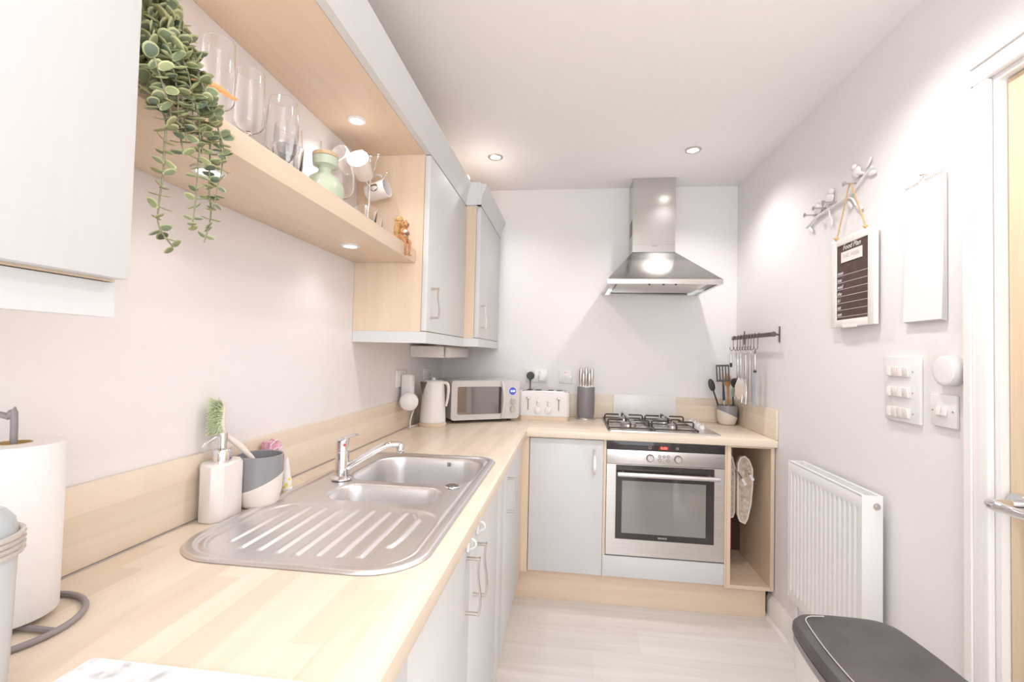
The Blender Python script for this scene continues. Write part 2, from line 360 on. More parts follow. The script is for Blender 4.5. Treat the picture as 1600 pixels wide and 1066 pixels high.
# ============================================================ BASE RUN
tp = thing('worktop', 'L-shaped beech block worktop running along the left wall to the hob', 'worktop', (0.3, -1.5, 0.872))
# left section with sink cut-out, back section
SX0, SX1, SY0, SY1 = 0.125, 0.566, -2.22, -1.380
lb = B()
lb.box(0.001, SX0, -3.45, -0.001, 0.872, 0.91)
for a, b2 in ((-3.45, SY0), (SY1, -0.001)): lb.box(SX0, SX1, a, b2, 0.872, 0.91)
lb.prism([(SX1, 0.872), (0.635, 0.872), (0.6395, 0.874), (0.641, 0.878), (0.641, 0.904), (0.6395, 0.908), (0.635, 0.91), (SX1, 0.91)], 'Y', -3.45, -0.609)
lb.box(SX1, 0.641, -0.609, -0.001, 0.872, 0.91)
obj('worktop_section', lb, 'top_y', tp)
obj('worktop_section', B().prism([(-0.001, 0.872), (-0.001, 0.91), (-0.603, 0.91), (-0.6075, 0.908), (-0.609, 0.904), (-0.609, 0.878), (-0.6075, 0.874), (-0.603, 0.872)], 'X', 0.6415, 1.903), 'top_x', tp)
tag(obj('upstand', B().box(0.001, 0.012, -3.45, -0.001, 0.9125, 1.061, 0.0015), 'up_y', origin=(0, -1.7, 0.91)), 'long beech upstand along the left wall behind the sink', 'upstand')
tag(obj('upstand', B().box(0.0125, RW-0.0125, -0.012, -0.001, 0.9105, 1.061, 0.0015), 'up_x', origin=(1, 0, 0.91)), 'beech upstand along the back wall behind toaster and hob', 'upstand')
tag(obj('upstand', B().box(RW-0.012, RW-0.001, -0.609, -0.001, 0.9105, 1.061, 0.0015), 'up_y', origin=(1.9, -0.3, 0.91)), 'short beech upstand on the right wall beside the utensil pot', 'upstand')
tag(obj('sealant_strip', B().box(0.0125, 0.0155, -3.45, -0.66, 0.9102, 0.9125), 'grout', origin=(0.014, -1.7, 0.91)), 'thin grey sealant line between the worktop and left upstand', 'sealant')
tag(obj('hob_splash_panel', B().box(1.146, 1.536, -0.020, -0.0125, 0.9105, 1.069, 0.001), 'gloss', origin=(1.34, -0.016, 0.91)), 'plain white panel standing behind the gas hob', 'panel')

def base_door(t, y0, y1, hy=None):
    d = obj('door', B().box(0.601, 0.620, y0+0.0015, y1-0.0015, 0.153, 0.866, 0.0015), 'white', t)
    if hy: obj('handle', bow_handle(B(), 0.620, hy, 0.672, 0.812, 1, 0), 'nickel', d)
def base_cab(label, y0, y1, doors):
    t = thing('base_cabinet', label, 'cabinet', (0.3, (y0+y1)/2, 0.15))
    b = B().box(0.02, 0.6, y0+0.0005, y0+0.018, 0.15, 0.871).box(0.02, 0.6, y1-0.018, y1-0.0005, 0.15, 0.871).box(0.02, 0.6, y0+0.018, y1-0.018, 0.15, 0.168).box(0.02, 0.03, y0+0.018, y1-0.018, 0.168, 0.871)
    obj('carcass', b, 'bz', t)
    for a, b2, h in doors: base_door(t, a, b2, h)
    return t
base_cab('white base cupboard nearest the camera, mostly under the worktop edge', -3.3, -2.385, [(-3.3, -2.842, -2.9), (-2.842, -2.385, None)])
sk = base_cab('white double-door cupboard under the sink with paired handles', -2.385, -1.306, [(-2.385, -1.92, -1.965), (-1.92, -1.455, -1.875)])
obj('filler_panel', B().box(0.601, 0.620, -1.4535, -1.3065, 0.153, 0.866, 0.0015), 'white', sk)
# child latches on the sink doors
for y, z, s_ in ((-1.965, 0.845, 'on the nearer sink cupboard door'), (-1.845, 0.845, 'on the farther sink cupboard door')):
    t = thing('child_latch', 'small white child safety latch ' + s_, 'latch', (0.621, y, z))
    obj('base', B().box(0.6202, 0.628, y-0.012, y+0.012, z-0.019, z+0.017, 0.003), 'gloss', t)
    obj('strap', B().tube([(0.627, y, z+0.012), (0.640, y, z+0.006), (0.641, y, z-0.006), (0.628, y, z-0.014)], 0.003, 8, smooth=4), 'gloss', t)
base_cab('white base cupboard with one handle between the sink and the corner', -1.305, -0.70, [(-1.305, -0.70, -1.215)])
tag(obj('corner_post', B().box(0.601, 0.655, -0.585, -0.562, 0.153, 0.871).box(0.598, 0.619, -0.698, -0.585, 0.153, 0.871), 'bz', origin=(0.62, -0.58, 0.153)), 'upright beech filler post in the inside corner of the units', 'post')
tag(obj('plinth', B().box(0.565, 0.583, -3.3, -0.549, 0.0005, 0.149), 'by', origin=(0.57, -1.9, 0)), 'beech kickboard below the left run of cupboards', 'plinth')
tag(obj('plinth', B().box(0.584, 1.873, -0.549, -0.531, 0.0005, 0.149), 'bx', origin=(1.2, -0.54, 0)), 'beech kickboard below the oven and back cupboard', 'plinth')
t = thing('base_cabinet', 'white single-door base cupboard left of the oven', 'cabinet', (0.86, -0.3, 0.15))
obj('carcass', B().box(0.66, 0.675, -0.56, -0.02, 0.15, 0.871).box(1.033, 1.048, -0.56, -0.02, 0.15, 0.871).box(0.675, 1.033, -0.56, -0.02, 0.15, 0.167).box(0.675, 1.033, -0.03, -0.02, 0.167, 0.871), 'bz', t)
d = obj('door', B().box(0.658, 1.048, -0.580, -0.561, 0.161, 0.865, 0.0015), 'white', t)
obj('handle', bow_handle(B(), 1.002, -0.580, 0.690, 0.818, 0, -1), 'nickel', d)
t = thing('oven_housing', 'white and beech housing around the built-in oven', 'cabinet', (1.36, -0.3, 0.15))
obj('side_panel', B().box(1.0495, 1.0635, -0.577, -0.02, 0.15, 0.871), 'bz', t)
obj('side_panel', B().box(1.6615, 1.671, -0.577, -0.02, 0.15, 0.871), 'bz', t)
obj('deck', B().box(1.0640, 1.661, -0.555, -0.02, 0.15, 0.168).box(1.0640, 1.661, -0.50, -0.02, 0.255, 0.272), 'bx', t)
obj('drawer_front', B().box(1.0505, 1.660, -0.580, -0.561, 0.161, 0.268, 0.0015), 'white', t)
t = thing('open_end_unit', 'tall narrow open beech compartment right of the oven', 'cabinet', (1.79, -0.3, 0.15))
obj('side_panel', B().box(1.6715, 1.690, -0.580, -0.02, 0.15, 0.871), 'bz', t)
obj('side_panel', B().box(1.882, 1.8995, -0.580, -0.02, 0.15, 0.871), 'bz', t)
obj('bottom_panel', B().box(1.6905, 1.8815, -0.580, -0.02, 0.15, 0.168), 'bx', t)
obj('back_panel', B().box(1.6905, 1.8815, -0.030, -0.021, 0.1685, 0.871), 'bz', t)
obj('top_rail', B().box(1.6905, 1.8815, -0.580, -0.50, 0.861, 0.871), 'bx', t)

# ============================================================ SINK
def sdbox(x, y, x0, x1, y0, y1, r):
    cx, cy = (x0+x1)/2, (y0+y1)/2; qx, qy = abs(x-cx)-(x1-x0)/2+r, abs(y-cy)-(y1-y0)/2+r
    return math.hypot(max(qx, 0), max(qy, 0))+min(max(qx, qy), 0)-r
def sst(a, b, v):
    t = max(0, min(1, (v-a)/(b-a))); return t*t*(3-2*t)
KX0, KX1, KY0, KY1 = 0.084, 0.598, -2.302, -1.335
def corner_r(y): return 0.115 if y < -1.8 else 0.075
def sink_h(x, y):
    d = -sdbox(x, y, KX0, KX1, KY0, KY1, corner_r(y))
    h = 0.0005+0.0065*sst(-0.001, 0.006, d)-0.0045*sst(0.018, 0.027, d)+0.002*sst(0.030, 0.036, d)
    m = -sdbox(x, y, 0.178, 0.560, -1.728, -1.392, 0.085)
    h -= 0.150*sst(-0.002, 0.020, m)*(1-0.0*m) + 0.004*sst(-0.008, 0.0, m)
    m2 = -sdbox(x, y, 0.208, 0.512, -1.917, -1.772, 0.055)
    h -= 0.085*sst(-0.002, 0.018, m2)+0.004*sst(-0.008, 0.0, m2)
    dd = -sdbox(x, y, 0.125, 0.566, -2.275, -1.955, 0.09)
    if dd > 0:
        h -= 0.0035*sst(0, 0.008, dd)*sst(-1.95, -1.99, y)
    # raised drainer ribs, the outermost curving inwards
    for i in range(9):
        rx = 0.176+0.0415*i; y0 = -2.228-0.004*min(i, 8-i) + (0.05 if i == 8 else 0.0) + (0.02 if i == 0 else 0); y1 = -1.972
        if i == 8: rx = 0.512 - 0.16*max(0.0, -2.10-y)**1.0*max(0, (-2.10-y))*8 - 0.5*max(0.0, y+2.02)
        if y0-0.02 < y < y1:
            wv = abs(x-rx)
            h += 0.0042*(1-sst(0.002, 0.0085, wv))*sst(y0-0.006, y0, y)*(1-sst(y1-0.02, y1, y))
    return h
def sink_mesh():
    bm = bmesh.new(); NX, NY = 250, 460; rows = []
    H = KY1-KY0; W = KX1-KX0
    for j in range(NY+1):
        # denser rows near the rounded ends
        tt = j/NY; y = KY0+H*tt; 
        if j == 0: y = KY0+1e-5
        if j == NY: y = KY1-1e-5
        R = 0.115 if y < -1.8 else 0.075
        e = min(y-KY0, KY1-y); ins = 0 if e >= R else R-math.sqrt(max(0, R*R-(R-e)**2))
        xa, xb = KX0+ins, KX1-ins
        rows.append([bm.verts.new((xa+(xb-xa)*i/NX, y, 0.9105+sink_h(xa+(xb-xa)*i/NX, y))) for i in range(NX+1)])
    for j in range(NY):
        A, D = rows[j], rows[j+1]
        for i in range(NX): bm.faces.new((A[i], A[i+1], D[i+1], D[i]))
    return bm
sk = thing('inset_sink', 'stainless steel bowl-and-a-half sink with ribbed drainer set in the worktop', 'sink', (0.34, -1.82, 0.91))
so = obj('sink_bowl', sink_mesh(), 'sinksteel', sk); 
for p in so.data.polygons: pass
wst = B().lathe([(0.0, 0.0015), (0.012, 0.0035), (0.020, 0.0035), (0.0225, 0.0015), (0.0235, -0.0005)], (0.525, -1.748, 0.9165), 28)
obj('waste_knob', wst, 'chrome', sk)
obj('drain', B().cyl((0.37, -1.56, 0.7655), (0.37, -1.56, 0.7675), 0.04), 'chrome', sk)
obj('drain', B().cyl((0.36, -1.845, 0.829), (0.36, -1.845, 0.8305), 0.03), 'chrome', sk)
mk = B()
mk.box(0.3745, 0.3755, -1.4105, -1.4095, 0.864, 0.878)
tg = B(); yy = -1.4035
for i in range(4): tg.box(0.420+0.0035*i, 0.4215+0.0035*i, yy-0.004, yy-0.0025, 0.893, 0.905)
tg.box(0.4195, 0.4325, yy-0.004, yy-0.0025, 0.8905, 0.892); mk.bm.free()
obj('maker_mark', tg, 'black', sk)
# mixer tap
tx, ty = 0.176, -1.737
tp_ = thing('mixer_tap', 'chrome single-lever mixer tap with low spout over the sink', 'tap', (tx, ty, 0.917))
obj('body', B().lathe([(0, 0), (0.031, 0), (0.031, 0.004), (0.027, 0.009), (0.0215, 0.012), (0.0205, 0.085), (0.0200, 0.086), (0.0200, 0.088), (0.0215, 0.089), (0.0215, 0.119), (0.019, 0.122), (0, 0.122)], (tx, ty, 0.917), 32), 'chrome', tp_)
obj('spout', B().tube([(tx+0.012, ty+0.004, 0.950), (tx+0.045, ty+0.010, 0.972), (tx+0.09, ty+0.020, 1.000), (tx+0.125, ty+0.028, 1.018), (tx+0.15, ty+0.034, 1.022), (tx+0.170, ty+0.038, 1.020)], [0.0125, 0.0095], 16, smooth=5)
    .lathe([(0, 0), (0.011, 0), (0.0125, 0.004), (0.0125, 0.022), (0.010, 0.028), (0, 0.029)], (tx+0.170, ty+0.038, 0.998), 20), 'chrome', tp_)
obj('lever', B().box(-0.010, 0.010, -0.052, 0.0, 0, 0.006, 0.0025, 2, Matrix.Translation((tx, ty, 1.037)) @ Matrix.Rotation(math.radians(150), 4, 'Z') @ Matrix.Rotation(-0.15, 4, 'X')), 'chrome', tp_)
M['red'] = mat('red_dot', (0.75, 0.08, 0.12), 0.3)
obj('hot_dot', B().cyl((tx+0.0135, ty-0.0160, 1.0235), (tx+0.0150, ty-0.0178, 1.0235), 0.0045), 'red', tp_)

# ============================================================ OVEN
ov = thing('built_in_oven', 'stainless steel built-in single oven with dark glass door', 'oven', (1.363, -0.3, 0.275))
ox0, ox1 = 1.066, 1.659; fy = -0.582
obj('casing', B().box(ox0+0.006, ox1-0.006, -0.5555, -0.55, 0.28, 0.862).box(ox0+0.006, ox0+0.02, -0.55, -0.06, 0.28, 0.862).box(ox1-0.02, ox1-0.006, -0.55, -0.06, 0.28, 0.862)
    .box(ox0+0.02, ox1-0.02, -0.08, -0.06, 0.28, 0.862), 'grey', ov)
cpn = obj('control_panel', B().box(ox0, ox1, fy, -0.556, 0.7495, 0.822, 0.001), 'steel', ov)
gl = obj('display_strip', B().box(ox0, ox1, fy-0.001, -0.556, 0.8225, 0.869, 0.001), 'blackglass', ov)
M['redlit'] = emit('red_clock_digits', (1.0, 0.16, 0.14), 2.5)
M['redwin'] = mat('display_window', (0.28, 0.03, 0.03), 0.3)
obj('display_window', B().box(1.331, 1.382, fy-0.0016, fy-0.0011, 0.8305, 0.849), 'redwin', gl)
text('clock_digits', '0:00', 0.019, (1.3565, fy-0.0022, 0.8395), '-Y', 'redlit', gl)
M['ink'] = mat('pale_print', (0.75, 0.70, 0.68), 0.5)
M['inkdark'] = mat('dark_print', (0.22, 0.19, 0.18), 0.5)
pic = B()
for a, b2, c, d in ((1.279, 1.292, 0.8455, 0.8465), (1.279, 1.292, 0.8335, 0.8345), (1.279, 1.280, 0.8335, 0.8465), (1.291, 1.292, 0.8335, 0.8465)): pic.box(a, b2, fy-0.0018, fy-0.0012, c, d)
obj('oven_symbol', pic, 'ink', gl); pic = B()
for a in (1.418, 1.424, 1.429): pic.box(a, a+0.0012, fy-0.0018, fy-0.0012, 0.834, 0.846)
pic.box(1.418, 1.4302, fy-0.0018, fy-0.0012, 0.8455, 0.8465)
obj('timer_symbol', pic, 'ink', gl)
def ring_y(b, x, y, z, r0, r1, d, seg=28):
    return b.lathe([(r0, 0), (r1, 0), (r1, d), (r0, d)], (x, y, z), seg, mtx=Matrix.Rotation(PI/2, 4, 'X'), closed=True)
for x in (1.287, 1.428):
    k = obj('control_knob', B().lathe([(0, 0.013), (0.0150, 0.013), (0.0165, 0.011), (0.0170, 0)], (x, fy, 0.786), 28, mtx=Matrix.Rotation(PI/2, 4, 'X')), 'steel', cpn)
    ob = ring_y(B(), x, fy-0.0002, 0.786, 0.0172, 0.0205, 0.0014); ob.box(x-0.0006, x+0.0006, fy-0.0140, fy-0.0131, 0.790, 0.8015)
    for q in range(8):
        a = PI/2+q*PI/4+0.1; 
        if q: ob.box(x+0.0255*math.cos(a)-0.0009, x+0.0255*math.cos(a)+0.0009, fy-0.0008, fy-0.0001, 0.786+0.0245*math.sin(a)-0.0009, 0.786+0.0245*math.sin(a)+0.0009)
    obj('dial_marks', ob, 'inkdark', cpn)
for x, z in ((1.336, 0.797), (1.3575, 0.797), (1.379, 0.797), (1.336, 0.777), (1.379, 0.777)):
    bt = obj('button', B().lathe([(0, 0.003), (0.005, 0.003), (0.006, 0.002), (0.006, 0)], (x, fy, z), 16, mtx=Matrix.Rotation(PI/2, 4, 'X')), 'steel', cpn)
    obj('button_ring', ring_y(B(), x, fy-0.0002, z, 0.0062, 0.0080, 0.001, 18), 'inkdark', cpn)
wx0, wx1, wz0_, wz1_ = 1.114, 1.609, 0.360, 0.744
fd = B(); dz1, dz0 = 0.7475, 0.276
for a, b2, c, d in ((ox0, wx0, dz0, dz1), (wx1, ox1, dz0, dz1), (wx0, wx1, dz0, wz0_)): fd.box(a, b2, fy, -0.556, c, d)
fd.box(wx0, wx1, fy, -0.556, wz1_, dz1)
dframe = obj('door_frame', fd, 'steel', ov)
ix0, ix1, iz0, iz1 = 1.146, 1.568, 0.392, 0.663
gb = B()
for a, b2, c, d in ((wx0+0.0005, ix0, wz0_+0.0005, wz1_-0.0005), (ix1, wx1-0.0005, wz0_+0.0005, wz1_-0.0005), (ix0, ix1, wz0_+0.0005, iz0), (ix0, ix1, iz1, wz1_-0.0005)): gb.box(a, b2, fy-0.001, -0.556, c, d)
obj('door_glass', gb, 'blackglass', ov)
M['ovenpane'] = mat('tinted_oven_pane', (0.42, 0.40, 0.38), 0.04, 0.0, Transmission_Weight=0.35, IOR=1.8)
obj('window_pane', B().box(ix0, ix1, fy-0.0005, fy+0.003, iz0, iz1), 'ovenpane', ov)
rk = B()
for z in (0.585, 0.487):
    rk.cyl((ix0+0.005, fy+0.006, z), (ix1-0.005, fy+0.006, z), 0.0016, seg=8)
rk.cyl((ix0+0.015, fy+0.006, 0.462), (ix1-0.03, fy+0.006, 0.462), 0.001, seg=6)
obj('oven_rack', rk, 'ink', ov)
ob = B().cyl((1.120, fy-0.043, 0.7035), (1.622, fy-0.043, 0.7035), 0.0115, seg=24)
for x in (1.15, 1.59): ob.cyl((x, fy-0.001, 0.7035), (x, fy-0.04, 0.7035), 0.007, seg=12)
obj('oven_door_handle', ob, 'steel', ov)
text('maker_name', 'SIEMENS', 0.0125, (1.354, fy-0.0016, 0.3755), '-Y', 'ink', ov)

# ============================================================ HOB
hb = thing('gas_hob', 'stainless steel four-burner gas hob with black pan supports', 'hob', (1.36, -0.3, 0.91))
obj('hob_plate', B().prism(rrect(1.073, 1.652, -0.548, -0.045, 0.012, 4), 'Z', 0.9105, 0.914).prism(rrect(1.080, 1.645, -0.541, -0.052, 0.012, 4), 'Z', 0.914, 0.9175), 'steel', hb)
for bx, by, R in ((1.195, -0.17, 0.036), (1.195, -0.405, 0.045), (1.435, -0.17, 0.045), (1.435, -0.405, 0.030)):
    bn = obj('burner', B().lathe([(R+0.012, 0), (R+0.010, 0.004), (R, 0.006), (R-0.002, 0.018), (0, 0.018)], (bx, by, 0.9177), 28), 'nickel', hb)
    obj('burner_cap', B().lathe([(R-0.004, 0), (R-0.003, 0.005), (R-0.008, 0.008), (0, 0.009)], (bx, by, 0.9357), 28), 'grey', hb)
for gx in (1.195, 1.435):
    g = B(); x0, x1, y0, y1, zz = gx-0.112, gx+0.112, -0.50, -0.072, 0.925
    g.tube([(x0, y0, zz), (x0, y1, zz), (x1, y1, zz), (x1, y0, zz)], 0.0042, 8, closed=True)
    zt = 0.957
    for by in (-0.17, -0.405):
        for dx, dy in ((1, 0), (-1, 0)):
            e = gx+dx*0.112
            g.tube([(e, by, zz), (e, by, zt-0.006), (e-dx*0.006, by, zt), (gx+dx*0.030, by, zt)], 0.0048, 8)
        for dy in (1, -1):
            e = (y1 if by > -0.3 else -0.29) if dy > 0 else (-0.29 if by > -0.3 else y0)
            if abs(e+0.29) < 1e-6: e = -0.29+(0.006 if by > -0.3 else -0.006)
            g.tube([(gx, e, zz), (gx, e, zt-0.006), (gx, e-dy*0.006, zt), (gx, by+dy*0.030, zt)], 0.0048, 8)
    g.tube([(x0, -0.29, zz), (x1, -0.29, zz)], 0.004, 8)
    for cx in (x0, x1):
        for cy in (y0, y1): g.cyl((cx, cy, 0.9178), (cx, cy, zz), 0.005, seg=8)
    obj('pan_support', g, 'iron', hb)
for ky in (-0.125, -0.205, -0.285, -0.365):
    obj('control_knob', B().lathe([(0, 0.020), (0.013, 0.020), (0.0155, 0.017), (0.0175, 0.0)], (1.603, ky, 0.9177), 20).box(1.599, 1.607, ky-0.015, ky+0.015, 0.937, 0.946, 0.002), 'gloss', hb)

# ============================================================ EXTRACTOR
ho = thing('extractor_hood', 'stainless steel chimney extractor hood above the hob', 'extractor hood', (1.36, -0.25, 1.712))
hx0, hx1, hy0, hy1 = 1.060, 1.667, -0.5, -0.003
cb = B(); t = bmesh.new()
lo = [(hx0, hy0), (hx1, hy0), (hx1, hy1), (hx0, hy1)]; up = [(1.232, -0.172), (1.486, -0.172), (1.486, hy1), (1.232, hy1)]
V = [[t.verts.new((x, y, z)) for x, y in p] for p, z in ((lo, 1.712), (lo, 1.738), (up, 1.957))]
for a in range(2):
    for i in range(4): t.faces.new((V[a][i], V[a][(i+1) % 4], V[a+1][(i+1) % 4], V[a+1][i]))
t.faces.new(V[2])
inn = [(hx0+0.02, hy0+0.02), (hx1-0.02, hy0+0.02), (hx1-0.02, hy1-0.01), (hx0+0.02, hy1-0.01)]
I0 = [t.verts.new((x, y, 1.712)) for x, y in inn]; I1 = [t.verts.new((x, y, 1.732)) for x, y in inn]
for i in range(4): t.faces.new((V[0][i], V[0][(i+1) % 4], I0[(i+1) % 4], I0[i])); t.faces.new((I0[i], I0[(i+1) % 4], I1[(i+1) % 4], I1[i]))
t.faces.new(I1); bmesh.ops.recalc_face_normals(t, faces=t.faces); cb._merge(t)
obj('canopy', cb, 'hoodsteel', ho)
ch = B().box(1.232, 1.486, -0.172, -0.003, 1.9575, CEIL-0.001)
chm = obj('chimney', ch, 'hoodsteel', ho)
obj('chimney_seam', B().box(1.2315, 1.4865, -0.1725, -0.003, 2.005, 2.0062), 'inkdark', chm)
vs = B()
for i in range(11): vs.box(1.2312, 1.2319, -0.145, -0.03, 2.075+0.009*i, 2.079+0.009*i)
obj('side_vent', vs, 'inkdark', chm)
text('maker_name', 'SIEMENS', 0.008, (1.362, -0.1728, 1.997), '-Y', 'inkdark', chm)
obj('filter', B().box(1.12, 1.61, -0.43, -0.06, 1.722, 1.7315, 0.002), 'nickel', ho)
for x in (1.285, 1.360, 1.425):
    obj('hood_switch', B().cyl((x, -0.488, 1.7118), (x, -0.488, 1.7065), 0.006, seg=14), 'black', ho)

# ============================================================ KITCHEN APPLIANCES ON THE WORKTOP
def at(loc, rz): return Matrix.Translation(loc) @ Matrix.Rotation(rz, 4, 'Z')
# kettle
kc = (0.124, -0.612, 0.9105)
kt = thing('electric_kettle', 'tall ribbed white kettle with wood-look base and pale handle', 'kettle', kc)
obj('power_base', B().lathe([(0, 0), (0.072, 0), (0.074, 0.004), (0.074, 0.016), (0.071, 0.019), (0, 0.019)], kc, 40), 'bx', kt)
pr_ = [(0.0, 0.020), (0.0685, 0.020), (0.070, 0.024)]
for i in range(60): z = 0.028+0.205*i/59; r = 0.070-0.013*(i/59)+(0.0007 if i % 2 else 0); pr_.append((r, z))
pr_ += [(0.056, 0.240), (0.0, 0.240)]
obj('jug', B().lathe(pr_, kc, 48), 'plastic', kt)
obj('lid', B().lathe([(0, 0.2405), (0.055, 0.2405), (0.055, 0.244), (0.050, 0.247), (0.012, 0.248), (0.009, 0.256), (0.012, 0.262), (0, 0.264)], kc, 32), 'plastic', kt)
spx = math.radians(222)
dx, dy = math.cos(spx), math.sin(spx)
sp = B(); t = bmesh.new()
def sv(ang, r, z): a = spx+ang; return t.verts.new((kc[0]+r*math.cos(a), kc[1]+r*math.sin(a), kc[2]+z))
A = [sv(a, 0.0600+0.020*(1-abs(a)/0.50), 0.240) for a in (-0.5, -0.25, 0, 0.25, 0.5)]
D = [sv(a*0.45, 0.0632+0.010*(1-abs(a)/0.50), 0.200) for a in (-0.5, -0.25, 0, 0.25, 0.5)]; tip = sv(0, 0.0635, 0.165)
for i in range(4): t.faces.new((A[i], A[i+1], D[i+1], D[i])); t.faces.new((D[i], D[i+1], tip))
bmesh.ops.solidify(t, geom=t.faces[:], thickness=0.002); bmesh.ops.recalc_face_normals(t, faces=t.faces); sp._merge(t)
obj('spout', sp, 'nickel', kt)
ha = math.radians(-8); hx, hyy = math.cos(ha), math.sin(ha)
obj('handle', B().tube([(kc[0]+hx*0.055, kc[1]+hyy*0.055, kc[2]+0.236), (kc[0]+hx*0.080, kc[1]+hyy*0.08, kc[2]+0.232), (kc[0]+hx*0.088, kc[1]+hyy*0.088, kc[2]+0.20), (kc[0]+hx*0.084, kc[1]+hyy*0.084, kc[2]+0.15), (kc[0]+hx*0.076, kc[1]+hyy*0.076, kc[2]+0.11)], [0.0095, 0.006], 12, smooth=5), 'cream', kt)
obj('power_cord', B().tube([(kc[0]-0.0755, kc[1]-0.01, 0.916), (0.045, -0.66, 0.9155), (0.030, -0.72, 0.916), (0.055, -0.775, 0.9165), (0.060, -0.79, 0.96), (0.080, -0.800, 1.02)], 0.003, 8, smooth=6), 'plastic', kt)
# sockets and plug-in gadgets on the left wall
def plate_x(name, label, X, sgn, y0, y1, z0, z1, cat, th=0.010):
    t = thing(name, label, cat, (X, (y0+y1)/2, z0)); a, b2 = (X, X+sgn*th) if sgn > 0 else (X-th, X)
    obj('plate', B().box(a+0.0002 if sgn > 0 else a, b2 if sgn > 0 else b2-0.0002, y0, y1, z0, z1, 0.003), 'gloss', t); return t
t = plate_x('wall_socket', 'white double socket on the left wall behind the white plug-in gadget', 0, 1, -0.865, -0.72, 1.13, 1.216, 'socket')
for y in (-0.84, -0.76): obj('rocker_switch', B().box(0.0102, 0.0135, y-0.008, y+0.008, 1.19, 1.208, 0.001), 'plastic', t)
t = plate_x('wall_socket', 'white socket on the left wall above the kettle lid', 0, 1, -0.43, -0.285, 1.128, 1.214, 'socket')
for y in (-0.40, -0.315):
    obj('rocker_switch', B().box(0.0102, 0.0135, y-0.008, y+0.008, 1.19, 1.206, 0.001), 'plastic', t)
    obj('socket_pins', B().box(0.0102, 0.0108, y-0.002, y+0.002, 1.168, 1.177).box(0.0102, 0.0108, y-0.012, y-0.006, 1.150, 1.154).box(0.0102, 0.0108, y+0.006, y+0.012, 1.150, 1.154), 'inkdark', t)
g = thing('plug_in_gadget', 'white plug-in box carrying a round white pod, left of the kettle', 'gadget', (0.04, -0.8, 1.05))
obj('box', B().box(0.0125, 0.070, -0.815, -0.765, 1.055, 1.196, 0.008, 3), 'gloss', g)
Rp = Matrix.Rotation(math.radians(70), 4, 'Z') @ Matrix.Rotation(PI/2, 4, 'Y')
dirp = Vector((0.28, -0.96, 0.02)).normalized(); q = Vector((0, 0, 1)).rotation_difference(dirp).to_matrix().to_4x4()
obj('pod', B().lathe([(0, -0.030), (0.036, -0.030), (0.045, -0.022), (0.047, 0), (0.044, 0.012), (0.034, 0.020), (0, 0.024)], (0.070, -0.850, 1.062), 36, mtx=q), 'gloss', g)
# microwave
mo = (0.199, -0.522, 0.9105); ma = math.radians(31.5)
mwv = thing('microwave', 'pale grey microwave with mirrored door turned across the corner', 'microwave', mo, ma)
Wm, Dm, Hm = 0.425, 0.30, 0.243
Rm = dict(local=True)
M['mwgrey'] = mat('pale_grey_enamel', (0.62, 0.60, 0.585), 0.28)
M['mwpanel'] = mat('light_grey_panel', (0.66, 0.64, 0.62), 0.32)
obj('body', B().prism(rrect(0, Wm, 0.016, Hm, 0.018, 5), 'Y', 0.012, Dm), 'mwgrey', mwv, **Rm)
fb = B()
for x, y in ((0.04, 0.05), (Wm-0.04, 0.05), (0.04, Dm-0.04), (Wm-0.04, Dm-0.04)): fb.cyl((x, y, 0), (x, y, 0.0165), 0.012, seg=12)
obj('feet', fb, 'black', mwv, **Rm)
dw = Wm*0.755
door = obj('door', B().prism(rrect(0, dw, 0.018, Hm-0.001, (0.004, 0.018, 0.018, 0.004), 5), 'Y', -0.012, 0.0115), 'mwgrey', mwv, **Rm)
M['mirror'] = mat('mirrored_glass', (0.33, 0.295, 0.285), 0.04, 0.85)
obj('window', B().prism(rrect(0.036, dw-0.018, 0.050, Hm-0.035, 0.008, 4), 'Y', -0.0135, -0.0122), 'mirror', door, **Rm)
obj('window_edge', B().prism(rrect(dw-0.032, dw-0.016, 0.052, Hm-0.037, 0.004, 3), 'Y', -0.0150, -0.0136), 'blackglass', door, **Rm)
obj('handle', B().tube([(dw-0.008, -0.014, 0.024), (dw-0.004, -0.024, 0.08), (dw-0.002, -0.028, 0.13), (dw-0.004, -0.024, 0.18), (dw-0.010, -0.014, 0.236)], 0.0105, 12, smooth=5), 'mwpanel', door, **Rm)
text('maker_name', 'SWAN', 0.013, (dw*0.5, -0.0128, 0.033), '-Y', 'cream', door).matrix_parent_inverse = Matrix.Identity(4)
pnl = obj('control_panel', B().prism(rrect(dw+0.003, Wm, 0.018, Hm-0.001, (0.018, 0.004, 0.004, 0.018), 5), 'Y', -0.008, 0.0115), 'mwpanel', mwv, **Rm)
pcx = (dw+0.010+Wm)/2+0.002
M['blue'] = emit('blue_display', (0.07, 0.08, 0.42), 0.5); M['bluedig'] = emit('white_digits', (0.75, 0.85, 1.0), 1.6)
ly = Matrix.Rotation(PI/2, 4, 'X')
obj('display', B().lathe([(0, 0.002), (0.0215, 0.002), (0.0225, 0)], (pcx, -0.0082, 0.180), 32, mtx=ly), 'blue', pnl, **Rm)
for z in (0.122, 0.075):
    obj('control_dial', B().lathe([(0, 0.016), (0.015, 0.016), (0.0175, 0.013), (0.0185, 0)], (pcx, -0.0082, z), 28, mtx=ly), 'steel', pnl, **Rm)
def localtext(name, s, size, loc, m, parent, **k):
    """text facing -Y in the local frame of a turned thing"""
    Mi = MW[parent.name]; R = Mi.to_3x3(); L = Mi @ Vector(loc)
    return text(name, s, size, L, (R @ Vector((1, 0, 0)), R @ Vector((0, 0, 1))), m, parent, **k)
localtext('display_digits', '0:00', 0.017, (pcx, -0.0108, 0.180), 'bluedig', pnl)
